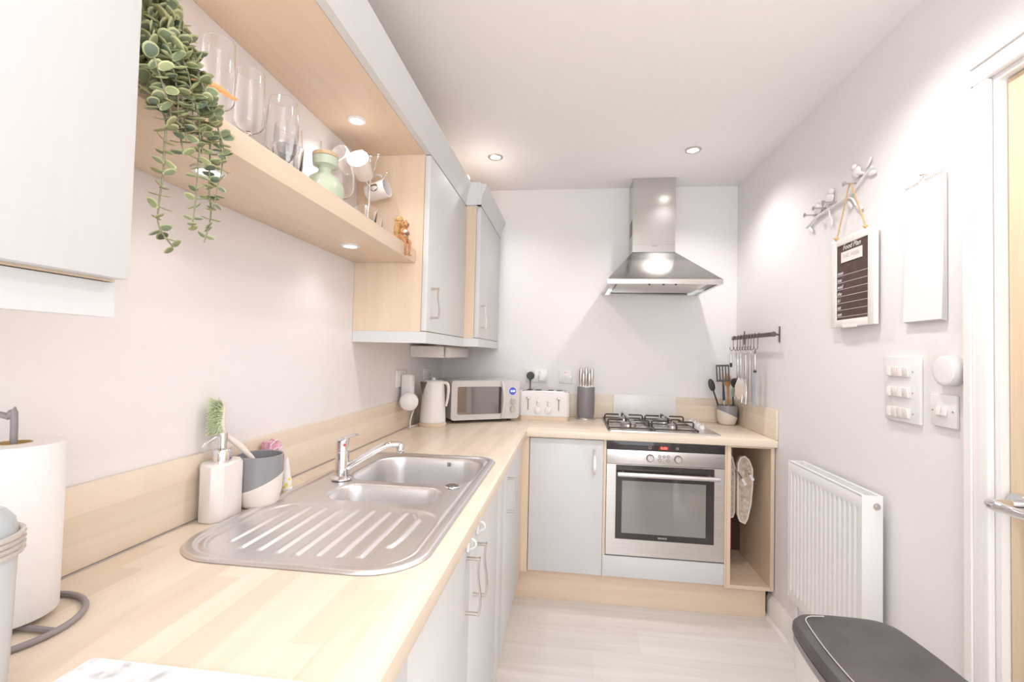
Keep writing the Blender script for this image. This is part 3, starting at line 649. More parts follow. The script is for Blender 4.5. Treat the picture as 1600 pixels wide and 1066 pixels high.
# toaster
tc = (0.708, -0.235, 0.9105)
to = thing('toaster', 'white four-slice toaster with wood-look base and two round dials', 'toaster', tc)
x0, x1, y0, y1 = 0.549, 0.866, -0.235, -0.060
obj('base', B().prism(rrect(x0+0.004, x1-0.004, y0+0.002, y1-0.002, 0.028, 6), 'Z', 0.9105, 0.936), 'bx', to)
t = bmesh.new()
bsh = B(); ring0 = rrect(x0, x1, y0, y1, 0.030, 6); cx, cy = (x0+x1)/2, (y0+y1)/2
lv = [(1.0, 0.9365), (1.0, 1.060), (0.985, 1.075), (0.955, 1.084)]
rg = [[t.verts.new((cx+(px-cx)*(1-(1-s)*1.0), cy+(py-cy)*(1-(1-s)*1.6), z)) for px, py in ring0] for s, z in lv]
for a in range(len(lv)-1):
    for i in range(len(ring0)): j = (i+1) % len(ring0); t.faces.new((rg[a][i], rg[a][j], rg[a+1][j], rg[a+1][i]))
t.faces.new(rg[0]); t.faces.new(rg[-1]); bmesh.ops.recalc_face_normals(t, faces=t.faces); bsh._merge(t)
obj('shell', bsh, 'plastic', to)
top = obj('top_plate', B().prism(rrect(x0+0.022, x1-0.022, y0+0.022, y1-0.022, 0.02, 5), 'Z', 1.0842, 1.0885), 'steel', to)
for x in (0.615, 0.668, 0.747, 0.800):
    obj('bread_slot', B().box(x-0.017, x+0.017, y0+0.032, y1-0.032, 1.0887, 1.0893), 'black', top)
ty0 = y0-0.0003
for x in (0.612, 0.800):
    sl = obj('lever_slot', B().box(x-0.0025, x+0.0025, ty0-0.0010, ty0, 0.972, 1.040), 'inkdark', to)
    obj('lever', B().box(x-0.011, x+0.011, ty0-0.018, ty0-0.0012, 1.040, 1.052, 0.003), 'nickel', to)
for x in (0.672, 0.738):
    dl_ = obj('dial', B().lathe([(0, 0.010), (0.018, 0.010), (0.021, 0.008), (0.022, 0)], (x, ty0, 0.970), 28, mtx=Matrix.Rotation(PI/2, 4, 'X')), 'ceramic', to)
    obj('dial_ring', ring_y(B(), x, ty0-0.0001, 0.970, 0.0222, 0.0240, 0.002).box(x-0.0012, x+0.0012, ty0-0.0115, ty0-0.0102, 0.960, 0.982, 0, 2), 'nickel', to)
    for z in (1.003, 1.014, 1.025): obj('button', B().box(x-0.009, x+0.009, ty0-0.003, ty0, z-0.0035, z+0.0035, 0.0012), 'nickel', to)
text('maker_name', 'SWAN', 0.009, (0.601, ty0-0.0004, 0.949), '-Y', 'cream', to)
# double socket with black plug, behind the toaster
def plate_y(name, label, x0, x1, z0, z1, cat, th=0.010):
    t = thing(name, label, cat, ((x0+x1)/2, 0, z0)); obj('plate', B().box(x0, x1, -th, -0.0002, z0, z1, 0.003), 'gloss', t); return t
t = plate_y('wall_socket', 'white double socket on the back wall above the toaster', 0.575, 0.718, 1.128, 1.214, 'socket')
for x in (0.625, 0.668): obj('rocker_switch', B().box(x-0.008, x+0.008, -0.0135, -0.0102, 1.190, 1.208, 0.001), 'plastic', t)
pg = thing('plug', 'black plug with cable in the double socket above the toaster', 'plug', (0.606, -0.01, 1.165))
obj('plug_body', B().lathe([(0, 0.030), (0.020, 0.030), (0.025, 0.024), (0.026, 0.004), (0.024, 0)], (0.606, -0.0103, 1.172), 24, mtx=Matrix.Rotation(PI/2, 4, 'X')).prism([(0.597, 1.160), (0.615, 1.160), (0.608, 1.128), (0.604, 1.128)], 'Y', -0.038, -0.022, 0.002), 'black', pg)
obj('cable', B().tube([(0.606, -0.030, 1.132), (0.606, -0.031, 1.10), (0.603, -0.035, 1.06), (0.58, -0.030, 1.0), (0.54, -0.035, 0.945), (0.535, -0.05, 0.916)], 0.0035, 8, smooth=5), 'black', pg)
pg = thing('plug', 'white plug in the right half of the double socket above the toaster', 'plug', (0.683, -0.01, 1.165))
obj('plug_body', B().box(0.661, 0.705, -0.040, -0.0103, 1.137, 1.184, 0.007, 3), 'plastic', pg)
t = plate_y('cooker_switch', 'white wall switch with red marking between toaster and knife block', 0.793, 0.879, 1.128, 1.214, 'switch')
obj('rocker_switch', B().box(0.818, 0.834, -0.0145, -0.0102, 1.155, 1.180, 0.001), 'plastic', t)
obj('rocker_switch', B().box(0.838, 0.854, -0.0145, -0.0102, 1.155, 1.180, 0.001), 'plastic', t)
obj('red_marking', B().box(0.829, 0.833, -0.0106, -0.0102, 1.194, 1.202).box(0.839, 0.843, -0.0106, -0.0102, 1.194, 1.202), 'red', t)
obj('screw', B().cyl((0.800, -0.0104, 1.171), (0.800, -0.0098, 1.171), 0.003, seg=12).cyl((0.872, -0.0104, 1.171), (0.872, -0.0098, 1.171), 0.003, seg=12), 'nickel', t)
# knife block
kb = (0.968, -0.085, 0.9105)
t = thing('knife_block', 'oval grey knife block with metal foot beside the hob', 'knife block', kb)
M['kgrey'] = mat('satin_slate_grey', (0.24, 0.22, 0.23), 0.35)
obj('block', B().lathe([(0.0, 0.010), (0.050, 0.010), (0.054, 0.030), (0.056, 0.12), (0.055, 0.198), (0.053, 0.203), (0.0, 0.203)], kb, 40, sx=1.0, sy=0.70), 'kgrey', t)
obj('foot', B().lathe([(0.0, 0), (0.059, 0), (0.059, 0.006), (0.053, 0.0098), (0, 0.0098)], kb, 40, sx=1.0, sy=0.75), 'nickel', t)
obj('top_plate', B().lathe([(0.0, 0.2032), (0.0535, 0.2032), (0.0525, 0.206), (0, 0.206)], kb, 40, sx=1.0, sy=0.70), 'steel', t)
KN = [(-0.034, 0.008, 0.118, 'large knife at the left of the back row in the block'), (0.0, 0.016, 0.122, 'large knife in the middle of the back row in the block'), (0.036, 0.008, 0.118, 'large knife at the right of the back row in the block'),
      (-0.018, -0.016, 0.088, 'shorter knife at the front left of the grey block'), (0.019, -0.016, 0.090, 'shorter knife at the front right of the grey block')]
for dx, dy, L, lab in KN:
    b0 = Vector((kb[0]+dx, kb[1]+dy, kb[2]+0.2065)); k = thing('kitchen_knife', 'steel-handled ' + lab, 'knife', b0, 0, 'knives in the grey block')
    obj('handle', B().lathe([(0, 0), (0.0065, 0), (0.0065, 0.012), (0.0095, 0.022), (0.0115, L*0.45), (0.0115, L*0.75), (0.008, L-0.004), (0, L)], b0, 16, sx=1.0, sy=0.7), 'nickel', k)
    obj('bolster', B().box(b0.x-0.0075, b0.x+0.0075, b0.y-0.004, b0.y+0.004, b0.z+0.0002, b0.z+0.006, 0.001), 'chrome', k)

# ============================================================ TWO-TONE POTS
def twotone(name, k, c, c1, c2):
    m = mat(name, c1, 0.22); nt = m.node_tree; b = nt.nodes['Principled BSDF']
    tc = nt.nodes.new('ShaderNodeTexCoord'); dp = nt.nodes.new('ShaderNodeVectorMath'); dp.operation = 'DOT_PRODUCT'; dp.inputs[1].default_value = k
    g = nt.nodes.new('ShaderNodeMath'); g.operation = 'GREATER_THAN'; g.inputs[1].default_value = c
    mx = nt.nodes.new('ShaderNodeMix'); mx.data_type = 'RGBA'; mx.inputs[6].default_value = (*c2, 1); mx.inputs[7].default_value = (*c1, 1)
    nt.links.new(tc.outputs['Object'], dp.inputs[0]); nt.links.new(dp.outputs['Value'], g.inputs[0]); nt.links.new(g.outputs[0], mx.inputs[0]); nt.links.new(mx.outputs[2], b.inputs['Base Color'])
    r = nt.nodes.new('ShaderNodeMath'); r.operation = 'MULTIPLY_ADD'; r.inputs[1].default_value = -0.3; r.inputs[2].default_value = 0.5
    nt.links.new(g.outputs[0], r.inputs[0]); nt.links.new(r.outputs[0], b.inputs['Roughness']); return m
def pot(name, label, loc, mt, H=0.128, R=0.056, r0=0.043):
    p = [(0, 0), (r0*0.80, 0), (r0*0.97, 0.003), (r0*1.10, 0.012), (R*0.95, 0.040), (R*0.99, 0.08), (R, H), (R-0.003, H+0.001), (R-0.005, H-0.001), (R-0.006, 0.05), (r0*0.9, 0.012), (0, 0.008)]
    return tag(obj(name, B().lathe(p, loc, 48), mt, origin=loc), label, 'pot')
cup = (0.078, -1.985, 0.9105)
pot('brush_pot', 'grey and cream two-tone pot holding the washing-up brush', cup, twotone('grey_cream_dip', (-0.30, -0.30, 1.0), 0.062, (0.30, 0.295, 0.31), (0.82, 0.75, 0.69)))
upt = (1.826, -0.086, 0.9105)
pot('utensil_pot', 'grey and cream two-tone pot full of utensils right of the hob', upt, twotone('cream_grey_dip', (0.42, 0, 1.0), 0.068, (0.30, 0.285, 0.29), (0.80, 0.70, 0.60)), 0.118, 0.060, 0.044)
# soap dispenser
sc_ = (0.049, -2.082, 0.9105)
sd = thing('soap_dispenser', 'faceted white soap dispenser with chrome pump by the drainer', 'soap dispenser', sc_)
def oct_(a, b2, c): return [(a, b2-c), (a-c, b2), (-a+c, b2), (-a, b2-c), (-a, -b2+c), (-a+c, -b2), (a-c, -b2), (a, -b2+c)]
t = bmesh.new(); lv = [(0.029, 0.046, 0.0165, 0), (0.032, 0.049, 0.019, 0.004), (0.032, 0.049, 0.019, 0.127), (0.028, 0.045, 0.0165, 0.132)]
rg = [[t.verts.new((sc_[0]+x, sc_[1]+y, sc_[2]+z)) for x, y in oct_(a, b2, c)] for a, b2, c, z in lv]
for a in range(3):
    for i in range(8): t.faces.new((rg[a][i], rg[a][(i+1) % 8], rg[a+1][(i+1) % 8], rg[a+1][i]))
t.faces.new(rg[0]); t.faces.new(rg[-1]); bmesh.ops.recalc_face_normals(t, faces=t.faces)
b = B(); b._merge(t); obj('bottle', b, 'ceramic', sd)
obj('pump', B().lathe([(0, 0.1322), (0.0205, 0.1322), (0.0205, 0.158), (0.019, 0.160), (0.0125, 0.160), (0.010, 0.162), (0.010, 0.196), (0.0095, 0.198), (0, 0.198)], sc_, 28)
    .tube([(sc_[0], sc_[1], sc_[2]+0.190), (sc_[0]-0.004, sc_[1]-0.022, sc_[2]+0.188), (sc_[0]-0.008, sc_[1]-0.045, sc_[2]+0.178), (sc_[0]-0.009, sc_[1]-0.052, sc_[2]+0.172)], [0.006, 0.003], 10, smooth=4), 'chrome', sd)
# washing-up brush
bh = thing('dish_brush', 'white-handled dish brush with pale green bristles standing in the pot', 'brush', (0.08, -1.99, 0.93))
obj('handle', B().tube([(0.090, -1.965, 0.925), (0.083, -1.985, 0.98), (0.074, -2.003, 1.025), (0.052, -2.028, 1.068), (0.034, -2.055, 1.098), (0.030, -2.062, 1.126), (0.027, -2.058, 1.174)], [0.0055, 0.0058, 0.0065, 0.0075, 0.006, 0.0065, 0.0060], 12, smooth=6), 'cream', bh)
M['bristle'] = mat('pale_green_bristle', (0.74, 0.82, 0.55), 0.5)
b = B(); rr = random.Random(3)
for i in range(420):
    u = rr.random(); zc = 1.112+0.062*u; base = Vector((0.028+rr.uniform(-.004, .004), -2.063+rr.uniform(-.003, .003), zc))
    a = rr.uniform(-0.75, 0.75); e = (u-0.5)*0.9+rr.uniform(-.15, .15)
    d = Vector((math.sin(a)*0.55+0.05, -math.cos(a), e)).normalized(); L = rr.uniform(0.027, 0.038)
    b.cyl(base, base+d*L, 0.0009, 0.0007, 4)
obj('bristles', b, 'bristle', bh)
# pink net sponge and little spotted cone
M['pink'] = noisy(mat('pink_mesh', (0.80, 0.42, 0.52), 0.8), (60, 60, 60), 0.35)
pk = thing('net_bag', 'crumpled pink and white net bag tucked behind the grey pot', 'bag', (0.032, -1.885, 0.9105))
b = B(); t = bmesh.new(); bmesh.ops.create_cube(t, size=1); bmesh.ops.subdivide_edges(t, edges=t.edges[:], cuts=5, use_grid_fill=True)
rr = random.Random(5)
for v in t.verts:
    v.co = Vector((v.co.x*0.026+rr.uniform(-.003, .003), v.co.y*0.050*(1-0.15*v.co.z)+rr.uniform(-.004, .004), v.co.z*0.134+rr.uniform(-.004, .004)))
bmesh.ops.translate(t, vec=(0.036, -1.880, 0.9835), verts=t.verts); b._merge(t); obj('bag', b, 'pink', pk)
b = B()
for i in range(5): z = 1.0+0.011*i; b.tube([(0.053, -1.908, z), (0.056, -1.885, z+0.012*(-1)**i), (0.054, -1.856, z)], 0.0012, 6, smooth=4)
obj('white_net', b, 'plastic', pk)
cc = (0.072, -1.862, 0.9105)
cn = thing('cone_ornament', 'small white cone ornament with yellow spots by the sink', 'ornament', cc)
M['spotted'] = mat('yellow_spotted', (0.85, 0.80, 0.76), 0.3)
nt = M['spotted'].node_tree; tcn = nt.nodes.new('ShaderNodeTexCoord'); vo = nt.nodes.new('ShaderNodeTexVoronoi'); vo.inputs['Scale'].default_value = 95
rp = nt.nodes.new('ShaderNodeValToRGB'); rp.color_ramp.interpolation = 'CONSTANT'; rp.color_ramp.elements[0].color = (0.80, 0.66, 0.12, 1); rp.color_ramp.elements[1].position = 0.36; rp.color_ramp.elements[1].color = (0.85, 0.80, 0.76, 1)
nt.links.new(tcn.outputs['Object'], vo.inputs['Vector']); nt.links.new(vo.outputs['Distance'], rp.inputs[0]); nt.links.new(rp.outputs[0], nt.nodes['Principled BSDF'].inputs['Base Color'])
obj('foot', B().lathe([(0, 0), (0.0185, 0), (0.0200, 0.003), (0.0150, 0.038), (0, 0.038)], cc, 28), 'spotted', cn)
obj('tip', B().lathe([(0, 0.0382), (0.0135, 0.0382), (0.0065, 0.088), (0.004, 0.092), (0, 0.093)], cc, 24), 'plastic', cn)
# paper towel roll on a wire stand
pc = (0.070, -2.520, 0.9105)
ph = thing('paper_towel_holder', 'grey wire paper towel stand in the left foreground', 'holder', pc)
M['wire'] = mat('grey_coated_wire', (0.30, 0.27, 0.28), 0.4)
ringp = [(pc[0]+0.086*math.cos(a)+0.012, pc[1]+0.086*math.sin(a)-0.01, 0.9150) for a in [2*PI*i/40 for i in range(40)]]
# the stand's ring would meet the upstand, so it is set clear of it
ringp = [(max(x, 0.0205), y, z) for x, y, z in ringp]
obj('base_ring', B().tube(ringp, 0.0043, 10, closed=True).tube([(0.0205, pc[1]-0.01, 0.9150), (pc[0]+0.098, pc[1]-0.01, 0.9150)], 0.004, 8), 'wire', ph)
obj('pole', B().tube([(pc[0], pc[1], 0.915), (pc[0], pc[1], 1.19), (pc[0]-0.006, pc[1]-0.004, 1.203), (pc[0]-0.02, pc[1]-0.012, 1.208), (pc[0]-0.033, pc[1]-0.02, 1.200), (pc[0]-0.037, pc[1]-0.023, 1.186)], 0.0043, 10, smooth=5), 'wire', ph)
M['paper'] = noisy(mat('kitchen_paper', (0.87, 0.85, 0.835), 0.9), (60, 60, 60), 0.01, 0.25)
pr2 = thing('paper_towel_roll', 'white kitchen paper roll on the wire stand', 'paper towel', (pc[0], pc[1], 0.921))
obj('roll', B().lathe([(0.0205, 0.922), (0.056, 0.922), (0.057, 0.924), (0.057, 1.164), (0.056, 1.166), (0.0205, 1.166)], (pc[0], pc[1], 0), 56, closed=True), 'paper', pr2)
t = bmesh.new(); P0 = []; P1 = []
for i in range(14):
    a = math.radians(-150+i*7.5); r = 0.0580+0.0012*max(0, i-8)
    P0.append(t.verts.new((pc[0]+r*math.cos(a), pc[1]+r*math.sin(a), 0.9215-(0.0015*max(0, i-9))))); P1.append(t.verts.new((pc[0]+r*math.cos(a), pc[1]+r*math.sin(a), 1.1655)))
for i in range(13): t.faces.new((P0[i], P0[i+1], P1[i+1], P1[i]))
bmesh.ops.solidify(t, geom=t.faces[:], thickness=-0.0005); b = B(); b._merge(t); obj('loose_sheet', b, 'paper', pr2)
obj('cardboard_core', B().lathe([(0.0190, 0.9215), (0.0203, 0.9215), (0.0203, 1.1665), (0.0190, 1.1665)], (pc[0], pc[1], 0), 28, closed=True), 'rope', pr2)
# canister
jc = (0.218, -2.680, 0.9105)
jn = thing('storage_canister', 'frosted pale canister with grey domed lid at the left edge', 'canister', jc)
M['frost'] = mat('frosted_plastic', (0.66, 0.68, 0.70), 0.25, 0.0, Transmission_Weight=0.12)
M['lidgrey'] = mat('blue_grey_plastic', (0.50, 0.54, 0.57), 0.18)
M['clearplastic'] = mat('clear_bead', (0.92, 0.86, 0.80), 0.05, 0.0, Transmission_Weight=0.55, IOR=1.45)
obj('body', B().lathe([(0, 0), (0.044, 0), (0.047, 0.004), (0.0500, 0.168), (0, 0.168)], jc, 48), 'frost', jn)
obj('lid', B().lathe([(0.0490, 0.1685), (0.0495, 0.190), (0.047, 0.203), (0.040, 0.213), (0.028, 0.220), (0.012, 0.223), (0, 0.2235)], jc, 48), 'lidgrey', jn)
b = B()
for i in range(4):
    z = jc[2]+0.170+0.0062*i; b.tube([(jc[0]+0.0530*math.cos(a), jc[1]+0.0530*math.sin(a), z) for a in [2*PI*q/48 for q in range(48)]], 0.0031, 8, closed=True)
obj('bead_band', b, 'clearplastic', jn)
# marble board
M['marble'] = mat('white_marble', (0.84, 0.84, 0.85), 0.15); nt = M['marble'].node_tree
tcn = nt.nodes.new('ShaderNodeTexCoord'); n1 = nt.nodes.new('ShaderNodeTexNoise'); n1.inputs['Scale'].default_value = 11; n1.inputs['Detail'].default_value = 6; n1.inputs['Distortion'].default_value = 1.6
rp = nt.nodes.new('ShaderNodeValToRGB'); e = rp.color_ramp.elements; e[0].position = 0.34; e[0].color = (0.50, 0.51, 0.53, 1); e[1].position = 0.46; e[1].color = (0.85, 0.85, 0.86, 1)
nt.links.new(tcn.outputs['Object'], n1.inputs['Vector']); nt.links.new(n1.outputs['Fac'], rp.inputs[0]); nt.links.new(rp.outputs[0], nt.nodes['Principled BSDF'].inputs['Base Color'])
tag(obj('marble_board', B().prism(rrect(0.272, 0.575, -2.98, -2.571, 0.008, 4), 'Z', 0.9105, 0.9165, 0.0), 'marble', origin=(0.42, -2.77, 0.9105)), 'white marble chopping board with grey veins at the bottom edge', 'chopping board')

# ============================================================ ON THE OPEN SHELF
SH = 1.7105
def glass_lathe(outer, th=0.0012):
    """outer profile of the bowl from bottom centre to rim -> thin walled closed section"""
    inner = [(max(0, r-th), z+ (th if r < 0.004 or i == 0 else 0)) for i, (r, z) in enumerate(outer)]
    return outer + inner[::-1]
def stem_glass(name, label, loc, R, H, stem, base=0.034, tall=True, group=None):
    t = thing(name, label, 'glass', loc, 0, group)
    n = 12; pr = []
    for i in range(n+1):
        a = PI/2*i/n; pr.append((R*math.sin(a), stem+R*0.75*(1-math.cos(a))))
    pr += [(R*1.0, stem+(H-stem)*0.5), (R*(0.93 if tall else 0.85), H)]
    obj('bowl', B().lathe(glass_lathe(pr), loc, 36), 'glass', t)
    obj('stem', B().lathe([(0, 0), (base, 0), (base, 0.0012), (0.008, 0.004), (0.0035, 0.010), (0.0032, stem-0.006), (0.006, stem-0.0004), (0, stem-0.0004)], loc, 28), 'glass', t)
    return t
def tumbler(label, loc, R, H, group=None, name='glass_tumbler', r0=None):
    r0 = r0 or R*0.85
    p = [(0, 0), (r0*0.9, 0), (r0, 0.004), (R, H), (R-0.0016, H), (r0-0.0015, 0.007), (0, 0.006)]
    return tag(obj(name, B().lathe(p, loc, 36), 'glass', origin=loc), label, 'glass', group)
stem_glass('champagne_glass', 'tall clear flute on the shelf right beside the trailing plant', (0.135, -2.245, SH), 0.031, 0.225, 0.085)
stem_glass('champagne_glass', 'tall clear flute, second from the trailing plant', (0.140, -2.155, SH), 0.030, 0.215, 0.080)
stem_glass('champagne_glass', 'clear flute half hidden behind the trailing plant leaves', (0.085, -2.325, SH), 0.030, 0.205, 0.080)
tumbler('short clear tumbler at the shelf front, in front of the rounded wine glass', (0.190, -2.085, SH), 0.034, 0.075)
stem_glass('wine_glass', 'large rounded wine glass in the middle of the shelf row', (0.130, -2.022, SH), 0.038, 0.225, 0.085, tall=False)
stem_glass('wine_glass', 'rounded wine glass standing behind the green vase', (0.085, -1.930, SH), 0.040, 0.205, 0.070, tall=False)
stem_glass('wine_glass', 'large clear wine glass between the green vase and the mug tree', (0.125, -1.715, SH), 0.044, 0.225, 0.080, tall=False)
stem_glass('wine_glass', 'tall clear wine glass at the wall just past the green vase', (0.065, -1.790, SH), 0.035, 0.235, 0.085)
tumbler('small thick clear glass bowl at the shelf edge near the mugs', (0.205, -1.690, SH), 0.036, 0.055, None, 'glass_bowl', 0.03)
tumbler('small clear glass between the glass bowl and the squirrel', (0.200, -1.610, SH), 0.026, 0.045, None, 'glass_tumbler')
vc = (0.175, -1.893, SH)
vt = thing('ceramic_jar', 'pale green round ceramic jar with cork stopper on the shelf', 'jar', vc)
M['sage'] = mat('sage_glaze', (0.56, 0.63, 0.49), 0.12)
M['cork'] = noisy(mat('cork', (0.66, 0.48, 0.30), 0.8), (80, 80, 80), 0.15)
obj('body', B().lathe([(0, 0), (0.030, 0), (0.045, 0.010), (0.052, 0.035), (0.050, 0.055), (0.040, 0.074), (0.024, 0.086), (0.0175, 0.092), (0.0175, 0.101), (0.022, 0.106), (0.0325, 0.110), (0.034, 0.132), (0.032, 0.1335), (0, 0.1335)], vc, 40), 'sage', vt)
obj('stopper', B().lathe([(0, 0.1337), (0.0335, 0.1337), (0.0345, 0.137), (0.0340, 0.143), (0, 0.143)], vc, 36), 'cork', vt)
# mug tree
mc = (0.105, -1.455, SH)
mt_ = thing('mug_tree', 'slim chrome mug tree with ball ends at the far end of the shelf', 'mug tree', mc)
b = B().lathe([(0, 0), (0.062, 0), (0.062, 0.003), (0.010, 0.006), (0, 0.006)], mc, 32).cyl((mc[0], mc[1], mc[2]+0.005), (mc[0], mc[1], mc[2]+0.325), 0.004, seg=12).ell((mc[0], mc[1], mc[2]+0.328), 0.009, 16)
obj('post', b, 'chrome', mt_)
HK = [(0.30, -150, 'a'), (0.30, -40, 'b'), (0.255, -95, 'c'), (0.265, 40, 'd')]
for z, an, _ in HK:
    a = math.radians(an); dx, dy = math.cos(a), math.sin(a)
    bb = B().tube([(mc[0]+dx*0.004, mc[1]+dy*0.004, mc[2]+z-0.040), (mc[0]+dx*0.03, mc[1]+dy*0.03, mc[2]+z-0.030), (mc[0]+dx*0.055, mc[1]+dy*0.055, mc[2]+z), (mc[0]+dx*0.062, mc[1]+dy*0.062, mc[2]+z+0.012)], 0.003, 8, smooth=4)
    bb.ell((mc[0]+dx*0.063, mc[1]+dy*0.063, mc[2]+z+0.016), 0.0065, 12); obj('branch', bb, 'chrome', mt_)
def mug(label, c, mtx, motif=None):
    t = thing('mug', label, 'mug', c, 0)
    R, H = 0.036, 0.082
    p = [(0, 0), (R*0.86, 0), (R*0.92, 0.003), (R, H), (R-0.003, H+0.001), (R-0.004, 0.006), (0, 0.005)]
    obj('cup', B().lathe(p, c, 36, mtx=mtx), 'ceramic', t)
    h = [(R*0.93, 0, 0.016), (R+0.018, 0, 0.018), (R+0.026, 0, 0.040), (R+0.018, 0, 0.063), (R*0.97, 0, 0.066)]
    obj('handle', B().tube([Vector(c)+(mtx @ Vector(q)) for q in h], 0.004, 10, smooth=4), 'ceramic', t)
    if motif is not None:
        tb = bmesh.new(); vs = []
        for i in range(24):
            th = 2*PI*i/24; u, v = 0.0155*math.cos(th), 0.0165*math.sin(th); aa = motif+u/R; rr_ = R*(0.92+0.08*(0.045+v)/H)+0.0006
            vs.append(tb.verts.new(Vector(c)+mtx @ Vector((rr_*math.cos(aa), rr_*math.sin(aa), 0.045+v))))
        tb.faces.new(vs); bq = B(); bq._merge(tb); M.setdefault('bronze', mat('brown_motif', (0.20, 0.13, 0.10), 0.4)); partlabel(obj('printed_motif', bq, 'bronze', t), 'round brown motif')
    return t
def axis_m(d, roll=0.0):
    """matrix whose +Z points along d and whose +X (handle side) points upwards"""
    z = Vector(d).normalized(); x = (Vector((0, 0, 1))-z*z.z).normalized(); y = z.cross(x)
    return Matrix((x, y, z)).transposed().to_4x4() @ Matrix.Rotation(roll, 4, 'Z')
mug('white mug on the mug tree with a round brown motif, mouth to the right', (0.080, -1.405, 1.915), axis_m((0.93, -0.15, 0.20)), PI/2)
mug('plain white mug on the mug tree with its mouth tilted to the room', (0.112, -1.512, 1.945), axis_m((0.10, -0.80, 0.30)))
mug('plain white mug on the mug tree nearest the wine glasses', (0.052, -1.500, 1.975), axis_m((-0.10, -0.80, 0.25), 0.3))
# squirrel ornament
M['squirrel'] = noisy(mat('ginger_resin', (0.50, 0.24, 0.10), 0.6), (150, 150, 150), 0.3)
M['sqtail'] = noisy(mat('golden_tail', (0.60, 0.36, 0.14), 0.7), (140, 140, 140), 0.3)
M['sqwhite'] = mat('cream_belly', (0.82, 0.74, 0.66), 0.6)
qx, qy, qz = 0.236, -1.436, SH
sq = thing('squirrel_ornament', 'small ginger squirrel figurine sitting on the shelf edge with dangling legs', 'ornament', (qx, qy, qz))
fwd = Vector((0.80, -0.60, 0)).normalized(); sd_ = Vector((0.60, 0.80, 0))
def Q(a, b2, c): return Vector((qx, qy, qz))+fwd*a+sd_*b2+Vector((0, 0, c))
b = B()
b.ell(Q(0.000, 0, 0.024), (0.018, 0.018, 0.024), 16).ell(Q(0.003, 0, 0.048), (0.014, 0.014, 0.018), 16).ell(Q(0.006, 0, 0.072), (0.0165, 0.0155, 0.0150), 16).ell(Q(0.020, 0, 0.068), (0.009, 0.008, 0.007), 12)
for s_ in (1, -1):
    b.ell(Q(0.000, s_*0.010, 0.088), (0.0035, 0.0035, 0.0065), 10)
    b.tube([Q(0.002, s_*0.013, 0.052), Q(0.012, s_*0.015, 0.040), Q(0.019, s_*0.006, 0.037)], 0.0045, 8, smooth=3)
    b.tube([Q(0.006, s_*0.010, 0.012), Q(0.024, s_*0.011, 0.008), Q(0.030, s_*0.008, -0.010), Q(0.0295, s_*0.007, -0.040)], [0.008, 0.0035], 8, smooth=4)
    b.ell(Q(0.034, s_*0.008, -0.043), (0.007, 0.007, 0.0035), 10)
bo_ = obj('body', b, 'squirrel', sq); rm = bo_.modifiers.new('remesh', 'REMESH'); rm.mode = 'VOXEL'; rm.voxel_size = 0.0014; rm.use_smooth_shade = True
b = B().tube([Q(-0.016, -0.004, 0.006), Q(-0.028, -0.006, 0.025), Q(-0.030, -0.006, 0.055), Q(-0.020, -0.006, 0.082), Q(-0.014, -0.012, 0.094), Q(-0.030, -0.016, 0.092)], [0.008, 0.013, 0.016, 0.016, 0.013, 0.007], 14, smooth=5)
tl = obj('tail', b, 'sqtail', sq)
obj('belly', B().ell(Q(0.0105, 0, 0.040), (0.0105, 0.0110, 0.016), 14), 'sqwhite', sq)
obj('nut', B().ell(Q(0.0235, 0, 0.036), (0.0075, 0.0075, 0.007), 12), 'bronze', sq)
for s_ in (1, -1): obj('eye', B().ell(Q(0.0155, s_*0.0095, 0.076), 0.0028, 10), 'black', sq)
obj('nose', B().ell(Q(0.0285, 0, 0.069), 0.0024, 8), 'black', sq)

# trailing eucalyptus
M['stemg'] = mat('grey_green_stem', (0.30, 0.30, 0.20), 0.6)
def leafmat(name, a, b_):
    m = mat(name, a, 0.55); nt = m.node_tree; g = nt.nodes.new('ShaderNodeNewGeometry'); r = nt.nodes.new('ShaderNodeValToRGB')
    r.color_ramp.elements[0].color = (*a, 1); r.color_ramp.elements[1].color = (*b_, 1); nt.links.new(g.outputs['Random Per Island'], r.inputs[0]); nt.links.new(r.outputs[0], nt.nodes['Principled BSDF'].inputs['Base Color']); return m
M['leaf'] = leafmat('eucalyptus_leaf', (0.155, 0.205, 0.150), (0.34, 0.36, 0.17)); M['leafedge'] = leafmat('eucalyptus_leaf_edge', (0.44, 0.48, 0.26), (0.55, 0.54, 0.28))
plc = (0.125, -2.480, SH)
pt = thing('trailing_plant', 'trailing eucalyptus with round grey-green leaves hanging over the shelf', 'plant', plc)
M['warmwood'] = wood('amber_wood', (0.62, 0.33, 0.13), (0.42, 0.19, 0.07), 'Y', 'YZ', None, 0.35)
obj('planter', B().prism(rrect(0.035, 0.238, -2.565, -2.405, 0.02, 4), 'Z', SH, SH+0.075, 0.0), 'warmwood', pt)
